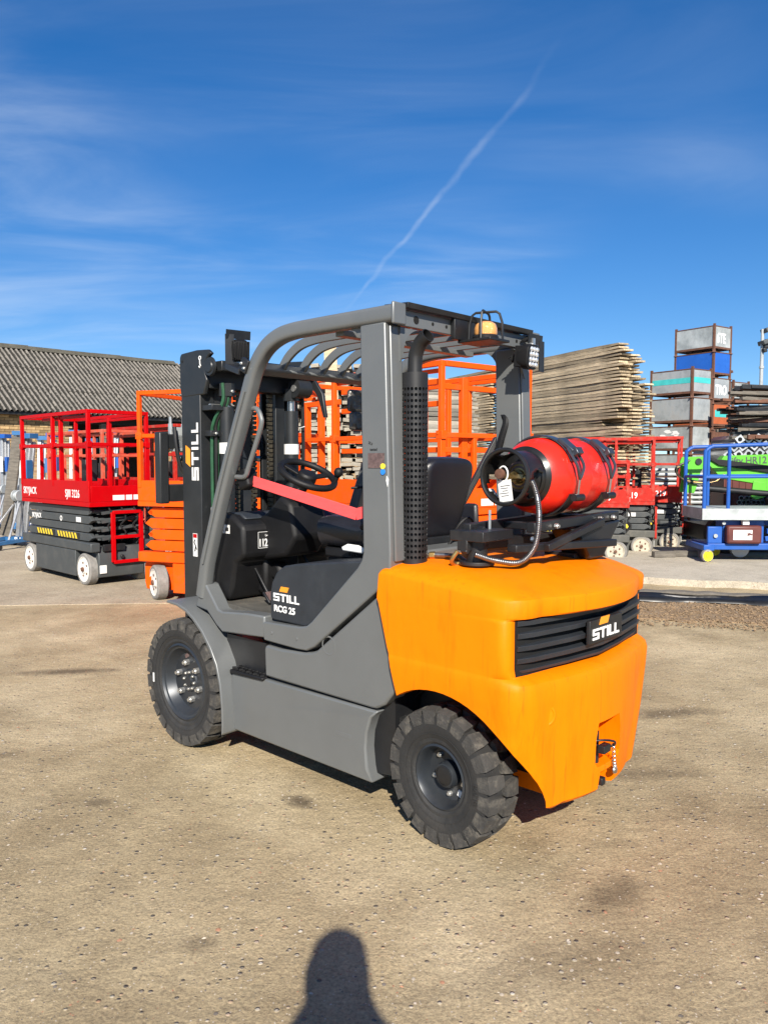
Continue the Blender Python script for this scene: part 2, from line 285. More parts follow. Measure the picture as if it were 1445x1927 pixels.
    def mesh(s, name, mats, smooth=35, fix=True):
        me = bpy.data.meshes.new(name); me.from_pydata(s.v, [], s.f)
        for m_ in (mats if isinstance(mats, (list, tuple)) else [mats]): me.materials.append(MATS[m_])
        if max(s.m, default=0): me.polygons.foreach_set('material_index', s.m)
        if fix:
            bm = bmesh.new(); bm.from_mesh(me); bmesh.ops.recalc_face_normals(bm, faces=bm.faces); bm.to_mesh(me); bm.free()
        if smooth:
            me.polygons.foreach_set('use_smooth', [True] * len(me.polygons)); me.set_sharp_from_angle(angle=R(smooth))
        me.update(); return me
    def build(s, name, mats, parent=None, smooth=35, bevel=0, seg=2, loc=None, fix=True):
        o = bpy.data.objects.new(name, s.mesh(name, mats, smooth, fix)); col.objects.link(o)
        if parent: o.parent = parent
        if loc: o.location = loc
        if bevel:
            b = o.modifiers.new('bevel', 'BEVEL'); b.width = bevel; b.segments = seg; b.limit_method = 'ANGLE'; b.angle_limit = R(35); b.harden_normals = False
        return o
def inst(me, name, parent=None, loc=(0, 0, 0), rot=(0, 0, 0), scale=(1, 1, 1)):
    o = bpy.data.objects.new(name, me); col.objects.link(o); o.location = loc; o.rotation_euler = rot; o.scale = scale
    if parent: o.parent = parent
    return o
def empty(name, loc=(0, 0, 0), rz=0, label=None, cat=None, group=None):
    o = bpy.data.objects.new(name, None); col.objects.link(o); o.location = loc; o.rotation_euler = (0, 0, rz); o.empty_display_size = .1
    return tag(o, label, cat, group)
def tag(o, label=None, cat=None, group=None, kind=None):
    if label: o['label'] = label
    if cat: o['category'] = cat
    if group: o['group'] = group
    if kind: o['kind'] = kind
    return o
def arc(c, r, a0, a1, n, plane='xz'):
    out = []
    for i in range(n + 1):
        a = R(a0 + (a1 - a0) * i / n); p = (c[0] + r * math.cos(a), c[1] + r * math.sin(a)); out.append(p)
    return out
def frame(o, right, up):
    right, up = V(right).normalized(), V(up).normalized(); n = right.cross(up)
    return M(((right.x, up.x, n.x, o[0]), (right.y, up.y, n.y, o[1]), (right.z, up.z, n.z, o[2]), (0, 0, 0, 1)))
def text(body, o, right, up, size, mat_, parent, name='lettering', depth=.002, bold=0., sx=1.):
    cu = bpy.data.curves.new('t', 'FONT'); cu.body = body; cu.size = size; cu.extrude = depth / 2; cu.offset = bold; cu.resolution_u = 3
    t = bpy.data.objects.new('t', cu); col.objects.link(t)
    me = bpy.data.meshes.new_from_object(t.evaluated_get(bpy.context.evaluated_depsgraph_get()))
    bpy.data.objects.remove(t); bpy.data.curves.remove(cu)
    me.transform(frame(o, right, up) @ M.Diagonal((sx, 1, 1, 1))); me.materials.clear(); me.materials.append(MATS[mat_]); me.name = name
    ob = bpy.data.objects.new(name, me); col.objects.link(ob); ob.parent = parent; return ob
def still_logo(o, right, up, h, parent, th=.003, slope=0.):
    """blocky five-letter wordmark with the slanted bar above it"""
    b = MB(); x = 0; t = .26
    S_ = [(0, 0), (1.15, 0), (1.15, .6), (.24, .6), (.24, .8), (1.15, .8), (1.15, 1), (0, 1), (0, .4), (.91, .4), (.91, .2), (0, .2)]
    T_ = [(1.80, 0), (2.04, 0), (2.04, .8), (2.5, .8), (2.5, 1), (1.34, 1), (1.34, .8), (1.80, .8)]
    I_ = [(2.70, 0), (2.94, 0), (2.94, 1), (2.70, 1)]
    L_ = [(3.16, 0), (4.02, 0), (4.02, .2), (3.40, .2), (3.40, 1), (3.16, 1)]
    for g in (S_, T_, I_, L_, [(x_ + 1.04, y_) for x_, y_ in L_]): b.prism([(x_ * h, y_ * h) for x_, y_ in g], 0, th, 'xy')
    b.xform(frame(o, right, up)); b.build('lettering', 'white_print', parent, smooth=0)
    c = MB(); c.prism([(1.2 * h, 1.28 * h), (2.75 * h, 1.28 * h), (3.1 * h, 1.95 * h), (1.55 * h, 1.95 * h)], 0, th, 'xy'); c.xform(frame(o, right, up)); c.build('logo_bar', 'logo_orange', parent, smooth=0)
RECT = lambda w_, h_: [(-w_ / 2, -h_ / 2), (w_ / 2, -h_ / 2), (w_ / 2, h_ / 2), (-w_ / 2, h_ / 2)]
def rrect(w_, h_, r, n=3):
    out = []
    for cx, cy, a in ((w_ / 2 - r, h_ / 2 - r, 0), (-w_ / 2 + r, h_ / 2 - r, 90), (-w_ / 2 + r, -h_ / 2 + r, 180), (w_ / 2 - r, -h_ / 2 + r, 270)):
        out += [(cx + r * math.cos(R(a + 90 * i / n)), cy + r * math.sin(R(a + 90 * i / n))) for i in range(n + 1)]
    return out
def smooth_path(pts, n=6):
    """Catmull-Rom through points"""
    P = [V(p) for p in pts]; P = [2 * P[0] - P[1]] + P + [2 * P[-1] - P[-2]]; out = []
    for i in range(1, len(P) - 2):
        for k in range(n):
            t = k / n; a, b, c, d = P[i - 1], P[i], P[i + 1], P[i + 2]
            out.append(.5 * ((2 * b) + (c - a) * t + (2 * a - 5 * b + 4 * c - d) * t * t + (3 * b - a - 3 * c + d) * t ** 3))
    return out + [P[-2]]
# ------------------------------------------------------------------ ground
def ground_mat(name, c0, c1, c2, stone=.5, stains=()):
    m = bpy.data.materials.new(name); m.use_nodes = True; t = m.node_tree; b = t.nodes['Principled BSDF']; l = t.links.new
    tco = t.nodes.new('ShaderNodeTexCoord'); vec = tco.outputs['Object']
    def noise(sc, d, r_=.6, dist=0.):
        n = t.nodes.new('ShaderNodeTexNoise'); n.inputs['Scale'].default_value = sc; n.inputs['Detail'].default_value = d; n.inputs['Roughness'].default_value = r_; n.inputs['Distortion'].default_value = dist; l(vec, n.inputs['Vector']); return n.outputs[0]
    def ramp(src, *st):
        r = t.nodes.new('ShaderNodeValToRGB'); l(src, r.inputs[0]); e = r.color_ramp.elements
        e[0].position, e[0].color = st[0][0], tuple(st[0][1]) + (1,); e[1].position, e[1].color = st[-1][0], tuple(st[-1][1]) + (1,)
        for p_, c_ in st[1:-1]: q = e.new(p_); q.color = tuple(c_) + (1,)
        return r.outputs[0]
    def mixc(f, a, b_, bt='MIX'):
        x = t.nodes.new('ShaderNodeMix'); x.data_type = 'RGBA'; x.blend_type = bt
        for k, v_ in (('Factor', f), ('A', a), ('B', b_)):
            if hasattr(v_, 'links'): l(v_, x.inputs[k])
            else: x.inputs[k].default_value = v_ if k == 'Factor' else tuple(v_) + (1,)
        return x.outputs['Result']
    def rng(src, a, b_, c=0., d=1.):
        n = t.nodes.new('ShaderNodeMapRange'); n.inputs[1].default_value = a; n.inputs[2].default_value = b_; n.inputs[3].default_value = c; n.inputs[4].default_value = d; l(src, n.inputs[0]); return n.outputs[0]
    base = ramp(noise(.55, 6, .65, .3), (.3, c0), (.5, c1), (.72, c2))
    base = mixc(rng(noise(1.9, 5, .6), .45, .75, 0, .55), base, tuple(x * .72 for x in c0))
    # stains
    base = mixc(rng(noise(1.05, 4, .6, .5), .66, .78, 0, .6), base, tuple(x * .42 for x in c0))
    for sx, sy, ra, rb, an, am in stains:      # oil and damp spots where they lie in the yard
        mpn = t.nodes.new('ShaderNodeMapping'); mpn.vector_type = 'TEXTURE'; mpn.inputs['Location'].default_value = (sx, sy, 0); mpn.inputs['Rotation'].default_value = (0, 0, R(an)); mpn.inputs['Scale'].default_value = (ra, rb, 1); l(vec, mpn.inputs[0])
        ln = t.nodes.new('ShaderNodeVectorMath'); ln.operation = 'LENGTH'; l(mpn.outputs[0], ln.inputs[0])
        ad0 = t.nodes.new('ShaderNodeMath'); ad0.operation = 'MULTIPLY_ADD'; l(noise(9, 5, .7), ad0.inputs[0]); ad0.inputs[1].default_value = 1.6; l(ln.outputs['Value'], ad0.inputs[2])
        base = mixc(rng(ad0.outputs[0], 1.1, 1.9, am, 0), base, (.075, .055, .036))
    # grit: fine salt and pepper
    base = mixc(1., base, ramp(noise(95, 3, .7), (.25, (.56,) * 3), (.5, (1.,) * 3), (.75, (1.38, 1.36, 1.3))), 'MULTIPLY')
    base = mixc(1., base, ramp(noise(30, 4, .7), (.3, (.82,) * 3), (.6, (1.03,) * 3), (.8, (1.16, 1.14, 1.1))), 'MULTIPLY')
    # embedded stones: random cells, a share of them coloured
    vo = t.nodes.new('ShaderNodeTexVoronoi'); vo.inputs['Scale'].default_value = 38; vo.inputs['Randomness'].default_value = 1; l(vec, vo.inputs['Vector'])
    sp = t.nodes.new('ShaderNodeSeparateColor'); l(vo.outputs['Color'], sp.inputs[0])
    inside = rng(vo.outputs['Distance'], .18, .34, 1, 0); some = rng(sp.outputs[0], 1 - .22 * stone - .002, 1 - .22 * stone, 0, 1)
    mu = t.nodes.new('ShaderNodeMath'); mu.operation = 'MULTIPLY'; l(inside, mu.inputs[0]); l(some, mu.inputs[1])
    stc = ramp(sp.outputs[1], (0, (.09, .08, .07)), (.3, (.25, .21, .16)), (.6, (.45, .40, .31)), (.8, (.36, .22, .13)), (1, (.56, .52, .44)))
    base = mixc(mu.outputs[0], base, stc)
    l(base, b.inputs['Base Color']); b.inputs['Roughness'].default_value = .93; b.inputs['Specular IOR Level'].default_value = .25
    ad = t.nodes.new('ShaderNodeMath'); ad.operation = 'MULTIPLY_ADD'; l(noise(48, 6, .75), ad.inputs[0]); ad.inputs[1].default_value = 1.; l(mu.outputs[0], ad.inputs[2])
    ad2 = t.nodes.new('ShaderNodeMath'); ad2.operation = 'MULTIPLY_ADD'; l(noise(7, 4, .6), ad2.inputs[0]); ad2.inputs[1].default_value = 2.2; l(ad.outputs[0], ad2.inputs[2])
    bp = t.nodes.new('ShaderNodeBump'); bp.inputs['Strength'].default_value = .62; bp.inputs['Distance'].default_value = .011; l(ad2.outputs[0], bp.inputs['Height']); l(bp.outputs[0], b.inputs['Normal'])
    MATS[name] = m
ground_mat('dirt', (.235, .175, .10), (.395, .313, .19), (.55, .455, .295), 1., stains=[(-2.25, 5.42, .42, .10, 8, .75), (-.37, 3.31, .11, .06, -35, .8), (-.58, 2.3, .07, .06, 0, .45), (.80, 2.58, .2, .10, 35, .6), (1.7, 4.5, .35, .10, 10, .6), (1.3, 3.6, .3, .08, 5, .4), (-1.26, 3.3, .09, .05, 20, .5), (-1.95, 3.85, .16, .07, 0, .5), (.5, 2.2, .5, .12, 20, .3), (1.25, 2.15, .3, .16, 70, .35)])
ground_mat('concrete', (.33, .265, .185), (.41, .345, .25), (.47, .41, .31), .35)
ground_mat('concrete_pale', (.40, .355, .275), (.47, .42, .335), (.53, .48, .39), .3)
ground_mat('mulch', (.19, .125, .07), (.27, .19, .115), (.34, .25, .16), 2.)
g = MB(); g.box(-700, 700, -300, 1200, -1, 0); tag(g.build('ground', 'dirt', smooth=0), kind='structure')
# old concrete yard beyond the dirt (left half), edge runs slightly skew
cs = MB(); cs.prism([(-30, 6.9), (-6.2, 7.75), (-2.6, 8.05), (.2, 8.2), (1.9, 8.9), (2.4, 10.2), (2.4, 60), (-40, 60)], -.05, .006, 'xy'); tag(cs.build('concrete_yard', 'concrete', smooth=0), kind='structure')
def lift_edge(pts, z0, z1, jit, seed):
    r_ = random.Random(seed); out = []
    for (x0, y0), (x1, y1) in zip(pts, pts[1:]):
        n = max(2, int(math.hypot(x1 - x0, y1 - y0) / .22))
        for i in range(n): t = i / n; out.append((x0 + (x1 - x0) * t + r_.uniform(-jit, jit), y0 + (y1 - y0) * t + r_.uniform(-jit, jit)))
    return out + [pts[-1]]
cp = MB(); ed = lift_edge([(2.41, 9.6), (3.2, 9.35), (4.3, 8.98), (5.8, 8.55), (12, 6.9)], 0, 0, .05, 4)
cp.prism(ed + [(40, 20), (40, 60), (2.41, 60)], -.06, .085, 'xy'); tag(cp.build('concrete_slab', 'concrete_pale', smooth=0), kind='structure')
ml = MB(); ed2 = lift_edge([(2.2, 8.9), (3.4, 8.75), (4.6, 8.35), (12, 6.3)], 0, 0, .06, 9); ed3 = lift_edge([(12, 4.6), (4.1, 6.75), (3.3, 7.0), (2.0, 7.3)], 0, 0, .08, 5)
ml.prism(ed2 + ed3, -.05, .012, 'xy'); tag(ml.build('mulch_strip', 'mulch', smooth=0), kind='structure')
# loose stones lying on the dirt
def pebbles(name, mname, n, seed, smin, smax, ymax=7.5):
    b = MB(); r_ = random.Random(seed)
    base = [(1, 0, 0), (.3, .95, 0), (-.8, .6, 0), (-.85, -.55, 0), (.25, -.95, 0), (.1, .05, .75)]
    for _ in range(n):
        if not _ % 12: cy_ = 1.2 + (ymax - 1.2) * r_.random() ** 1.5; cx_ = r_.uniform(-.62, .62) * (cy_ + .6)
        y = 1.2 + (ymax - 1.2) * r_.random() ** 1.5; x = r_.uniform(-.62, .62) * (y + .6)
        if _ % 12 > 3: x, y = cx_ + r_.gauss(0, .16), max(1., cy_ + r_.gauss(0, .12))
        s_ = r_.uniform(smin, smax) * (1 if r_.random() < .93 else 1.8); a = r_.uniform(0, 6.28); k = r_.uniform(.5, 1)
        ca, sa = math.cos(a) * s_, math.sin(a) * s_
        b.add([(x + ca * px * k - sa * py, y + sa * px * k + ca * py, pz * s_ * .7 - .001) for px, py, pz in base], [(0, 1, 5), (1, 2, 5), (2, 3, 5), (3, 4, 5), (4, 0, 5)])
    tag(b.build(name, mname, smooth=60, fix=False), kind='stuff', label='small loose stones scattered over the dirt yard', cat='stones')
pebbles('loose_stones', 'pebble', 15000, 1, .0015, .006); pebbles('loose_dark_stones', 'pebble_dark', 6000, 2, .0015, .006); pebbles('loose_brown_stones', 'pebble_red', 1200, 3, .002, .007)

# ------------------------------------------------------------------ forklift
FK = empty('forklift_truck', (.5442, 3.2641, 0), R(136.8), 'grey and orange gas forklift truck standing in the middle of the yard', 'forklift')
def P(b, name, m, bevel=0, smooth=35, parent=None): return b.build(name, m, parent or FK, smooth=smooth, bevel=bevel)

def tyre(Rr, W, nl, lug, rim):
    """solid tyre, axle along y, outer side +y; carcass + shoulder lugs"""
    c = Rr - lug
    h = W / 2
    prof = [(rim, -h * .80), (rim + .012, -h * .9), (rim + .03, -h * .93), (c - .03, -h), (c, -h * .94), (c + .002, 0), (c, h * .94), (c - .03, h), (rim + .03, h * .93), (rim + .026, h * .90), (rim + .012, h * .9), (rim, h * .80)]
    b = MB(); b.lathe(prof, n=64)
    nf = len(b.f)
    for side in (-1, 1):
        for k in range(nl):
            a0 = 2 * math.pi * (k + (.5 if side < 0 else 0)) / nl; da = 2 * math.pi / nl * .80
            y_in, y_mid, y_out = side * .004, side * h * .55, side * h * 1.0
            sec = []
            for q, (y_, k0, k1, r_) in enumerate(((y_in, .20, .80, Rr), (y_mid, .06, .94, Rr), (y_out, 0, 1, Rr - .007), (side * h * 1.03, 0, 1, Rr - .035))):
                for t_, rr in ((k0, r_), (k1, r_), (k1, c - .035 if q == 3 else c - .004), (k0, c - .035 if q == 3 else c - .004)):
                    a = a0 + da * t_; yy = y_ if (q < 3 or rr > c) else side * h * 1.01
                    sec.append((rr * math.cos(a), yy, rr * math.sin(a)))
            fs = []
            for q in range(3):
                for i in range(4): j = (i + 1) % 4; fs.append((q * 4 + i, q * 4 + j, (q + 1) * 4 + j, (q + 1) * 4 + i))
            fs += [(0, 1, 2, 3), (12, 13, 14, 15)]
            b.cur = 1; b.add(sec, fs); b.cur = 0
    # raised lettering ring lines on sidewall
    for rr in (rim + .045, rim + .075): b.tube([(rr * math.cos(t), h * .955, rr * math.sin(t)) for t in (2 * math.pi * i / 64 for i in range(64))], .0022, 4, closed=True)
    return b
def bolt(b, p, ax, r, h, n=6): p, ax = V(p), V(ax); b.cyl(p, p + ax * h, r, n); b.cyl(p + ax * h, p + ax * (h + r * .7), r * .55, 8)
def ring(k, r, y, ph=0): return [(r * math.cos(2 * math.pi * i / k + ph), y, r * math.sin(2 * math.pi * i / k + ph)) for i in range(k)]
def moved(o, loc, rz=0): o.location = loc; o.rotation_euler = (0, 0, rz); return o
for sd in (1, -1):
    # drive wheel
    Rr = .3375; W = .19
    ty = moved(P(tyre(Rr, W, 24, .024, .205), 'drive_wheel', ['tyre', 'tread'], smooth=30), (1.672, sd * .49, Rr), 0 if sd > 0 else math.pi)
    r_ = MB(); r_.lathe([(.207, .078), (.196, .084), (.188, .074), (.178, .07), (.168, .055), (.158, .04), (.148, .028), (.062, .028), (.056, .034), (.03, .034), (.026, .046), (0, .046)], n=48); P(r_, 'rim', 'rim_dark', parent=ty, smooth=28)
    for q in ring(6, .098, .028, .3): r_ = MB(); bolt(r_, q, (0, 1, 0), .0165, .022); P(r_, 'wheel_nut', 'zinc', parent=ty, smooth=30)
    for q in ring(8, .046, .034, .1): r_ = MB(); bolt(r_, q, (0, 1, 0), .008, .008); P(r_, 'hub_bolt', 'zinc', parent=ty, smooth=30)
    if sd > 0:
        r_ = MB(); r_.obox((.262, .0955, -.02), .012, .002, .05); P(r_, 'paint_mark', 'white_print', parent=ty)
        r_ = MB(); r_.obox((.03, .030, .128), .03, .004, .02, (0, .5, 0)); P(r_, 'sticker', 'sticker_brown', parent=ty)
    # steer wheel
    Rr = .272; W = .17
    ty = moved(P(tyre(Rr, W, 20, .026, .128), 'steer_wheel', ['tyre', 'tread'], smooth=30), (0, sd * .405, Rr), R(-4) if sd > 0 else math.pi + R(-4))
    r_ = MB(); r_.lathe([(.13, .07), (.122, .074), (.114, .062), (.109, .04), (.103, .012), (.062, .002), (.053, .004), (.05, .034), (.046, .044), (.030, .048), (0, .048)], n=48); P(r_, 'rim', 'rim_dark', parent=ty, smooth=28)
    r_ = MB(); r_.lathe([(.040, .0450), (.040, .0490), (.036, .050), (.036, .0475), (.022, .0495), (0, .0495)], n=32); P(r_, 'hub_cap', 'truck_black', parent=ty)
    for q in ring(5, .08, .006, .9): r_ = MB(); bolt(r_, q, (0, 1, 0), .0105, .012); P(r_, 'wheel_nut', 'zinc', parent=ty, smooth=30)
    if sd > 0:
        r_ = MB(); r_.obox((-.055, .012, -.065), .018, .004, .026, (0, -.4, 0)); P(r_, 'tag', 'label_white', parent=ty)
        text('LANG', (-.185, .085, .035), (0, 0, -1), (-1, 0, 0), .03, 'tyre', ty, 'sidewall_lettering', .003)

# ---- counterweight
def cw_outline(xf, W, r, xr, bow):
    pts = [(xf, 0), (xf, W * .5), (xf, W - .012), (xf - .012, W)]
    ys = W - r; xc = xr + bow + r
    for i in range(1, 8): t = i / 8; pts.append((xf - .012 + (xc - xf + .012) * t, W - .006 * t * t))
    for i in range(0, 11):
        a = R(90 + 90 * i / 10); ca, sa = math.cos(a), math.sin(a); e = .8
        pts.append((xc - r * abs(ca) ** e, ys + (r - .006) * abs(sa) ** e))
    for i in range(1, 9):
        t = 1 - i / 8; pts.append((xr + bow * t * t, ys * t))
    half = pts; return half + [(x, -y) for x, y in half[-2:0:-1]]
lev = [  # z, xf, W, r, xr, bow
    (.214, .10, .405, .15, -.425, .045), (.219, .11, .422, .165, -.443, .045), (.234, .12, .436, .18, -.457, .045), (.32, .14, .478, .20, -.463, .05), (.45, .16, .520, .19, -.466, .055), (.63, .2, .542, .165, -.468, .055),
    (.69, .215, .545, .15, -.466, .055), (.713, .22, .544, .145, -.458, .055), (.725, .223, .543, .14, -.440, .055), (.732, .225, .541, .12, -.40, .04), (.738, .226, .54, .08, -.36, .015), (.765, .235, .541, .05, -.342, .004),
    (.93, .28, .541, .05, -.342, .004), (.941, .284, .541, .07, -.35, .01), (.944, .286, .541, .13, -.42, .05), (.947, .288, .541, .155, -.472, .085), (.953, .29, .541, .16, -.483, .092),
    (1.004, .28, .541, .165, -.487, .092), (1.014, .274, .538, .165, -.483, .092), (1.024, .266, .531, .17, -.468, .092), (1.05, .25, .51, .18, -.39, .09), (1.075, .24, .475, .18, -.31, .08), (1.09, .235, .42, .18, -.22, .07), (1.096, .23, .36, .16, -.12, .05)]
c = MB(); rings = [[(x, y, z + ((.046 if z < 1.04 else .03 if z < 1.06 else .012 if z < 1.08 else .004) * min(1, max(0, (x + .32) / .55)) if z > 1.0 else 0)) for x, y in cw_outline(xf, W, r, xr, bw)] for z, xf, W, r, xr, bw in lev]
k = len(rings[0]); vs = [p for rg in rings for p in rg]; fs = []
for i in range(len(rings) - 1):
    for q in range(k): t = (q + 1) % k; fs.append((i * k + q, i * k + t, (i + 1) * k + t, (i + 1) * k + q))
fs += [tuple(range(k))[::-1], tuple(range((len(rings) - 1) * k, len(rings) * k))]
c.add(vs, fs); cwo = P(c, 'counterweight', 'orange_cast', smooth=40)
cutters = []
def cutter(b):
    o = b.build('cutter', 'orange_cast', None, smooth=0); md = cwo.modifiers.new('b', 'BOOLEAN'); md.operation = 'DIFFERENCE'; md.solver = 'EXACT'; md.object = o; cutters.append(o)
for sd in (1, -1):
    b = MB(); b.prism([(x, z) for x, z in arc((-.025, .262), .372, -30, 210, 40)], *((.215, .7) if sd > 0 else (-.7, -.215))); cutter(b)
b = MB(); b.prism([(.085, .50), (-.085, .50), (-.10, .44), (-.10, .345), (-.085, .325), (.085, .325), (.10, .345), (.10, .44)], -.7, -.365, 'yz'); cutter(b)      # drawbar pocket
b = MB(); b.prism([(.06, .30), (-.06, .30), (-.07, .235), (-.07, .20), (.07, .20), (.07, .235)], -.7, -.385, 'yz'); cutter(b)
b = MB(); b.box(.0, .6, -.2, .2, -.1, 1.01); cutter(b)
cwo.parent = None
me = bpy.data.meshes.new_from_object(cwo.evaluated_get(bpy.context.evaluated_depsgraph_get())); me.name = 'counterweight'
cwo.modifiers.clear(); cwo.data = me; cwo.parent = FK
for o in cutters: bpy.data.objects.remove(o)
me.set_sharp_from_angle(angle=R(32))
for sd in (1, -1):
    b = MB(); o_ = arc((-.025, .262), .3705, 5, 176, 30); i_ = arc((-.025, .262), .366, 176, 5, 30); b.prism(o_ + i_, sd * .217, sd * .335); b.prism(arc((-.025, .262), .3655, 3, 177, 30), sd * .2165, sd * .222); P(b, 'arch_shade_liner', 'soft_black')  # black sheet added inside the arch, standing in for its deep shade
b = MB(); b.lathe([(.030, 0), (.034, .003), (.038, .003), (.042, 0)], (-.402, .375, .585), (-.82, .57, .0), n=32); P(b, 'casting_plug', 'orange_cast')
b = MB(); b.lathe([(.0, .003), (.030, .003), (.032, 0)], (-.402, .375, .585), (-.82, .57, .0), n=32); P(b, 'casting_plug', 'orange_cast')
# drawbar pin, its loop handle, chain and padlock
b = MB(); b.cyl((-.425, 0.04, .22), (-.425, .04, .45), .014, 12); P(b, 'drawbar_pin', 'truck_black')
b = MB(); b.tube(smooth_path([(-.43, .10, .425), (-.475, .06, .43), (-.49, .01, .415), (-.475, -.015, .39), (-.45, .0, .38), (-.43, .06, .40)], 5), .005, 8); b.obox((-.465, .045, .392), .03, .055, .03); P(b, 'pin_handle', 'truck_black', bevel=.004)
b = MB()
for i in range(9): t = i / 8; b.tube([(-.475 + .004 * math.cos(a) , -.012 - .02 * t + .006 * math.cos(a), .39 - .10 * t - .06 * math.sin(t * 3.14) * .3 + .008 * math.sin(a)) for a in (2 * math.pi * q / 8 for q in range(8))], .0022, 5, closed=True)
P(b, 'pin_chain', 'steel')
b = MB(); b.lathe([(0, 0), (.012, 0), (.015, .006), (.012, .012), (0, .013)], (-.468, -.03, .285), (-1, 0, .1), n=16); P(b, 'padlock', 'steel')
b = MB(); b.obox((-.45, .05, .262), .04, .03, .03); P(b, 'pin_catch', 'truck_black', bevel=.004)
for yy in (.115, -.115):
    b = MB(); x_ = -.4475 + .055 * (yy / .388) ** 2 + .0; b.tube([(x_ - .0075, yy + .006 * math.cos(a), .335 + .010 * math.sin(a)) for a in (2 * math.pi * q / 12 for q in range(12))], .002, 4, closed=True); b.tube(smooth_path([(x_ - .007, yy, .325), (x_ - .007, yy, .30), (x_ - .006, yy + .006, .288), (x_ - .006, yy - .004, .283)], 3), .002, 4); P(b, 'hook_mark', 'hazard_black', smooth=0)
# grille
gpts = [(-.354, .482), (-.376, .41), (-.410, .21), (-.432, .0)]; gl = gpts + [(x, -y) for x, y in gpts[-2::-1]]
b = MB(); b.prism([(x + (.034 if abs(y) < .3 else .022 if abs(y) < .45 else .009), y) for x, y in gl] + [(-.22, -.475), (-.22, .475)], .735, .95, 'xy'); P(b, 'grille_backing', 'hole', smooth=0)
for i, z in enumerate((.938, .893, .848, .803, .758)):
    b = MB(); sh = (-.0, -.002, -.002, 0, .012)[i]
    prof = [(x + sh, y) for x, y in gl]
    def ringp(dx, dz, sc=1): return [(x + dx, y * sc, z + dz) for x, y in prof]
    hh = .019 if i < 4 else .012
    rr = [ringp(0, 0), ringp(.004, -hh), ringp(.05, -hh + .004, .96), ringp(.05, .003, .96)]
    n = len(prof); vs = [p for q in rr for p in q]; fs = []
    for q in range(4):
        for j in range(n - 1): t = (q + 1) % 4; fs.append((q * n + j, q * n + j + 1, t * n + j + 1, t * n + j))
    fs += [(0, n, 2 * n, 3 * n), (n - 1, 2 * n - 1, 3 * n - 1, 4 * n - 1)]
    b.add(vs, fs); P(b, 'grille_slat', 'cover_black', bevel=.0012, smooth=25)
for yy in (.44, .22, -.22, -.44):
    b = MB(); xx = -.265 - .11 * (1 - (yy / .47) ** 2) + .02; b.box(xx, xx + .02, yy - .006, yy + .006, .738, .95); P(b, 'grille_rib', 'truck_black')
b = MB(); b.prism([(-.443, .13), (-.439, .132), (-.427, .132), (-.427, -.132), (-.439, -.132), (-.443, -.13)], .808, .898, 'xy'); bd = P(b, 'badge', 'truck_black', bevel=.002)
still_logo((-.4435, .112, .822), (0, -1, 0), (0, 0, 1), .042, bd)
b = MB(); b.cyl((-.342, .43, .845), (-.352, .433, .845), .011, 14); P(b, 'grille_screw', 'truck_black')

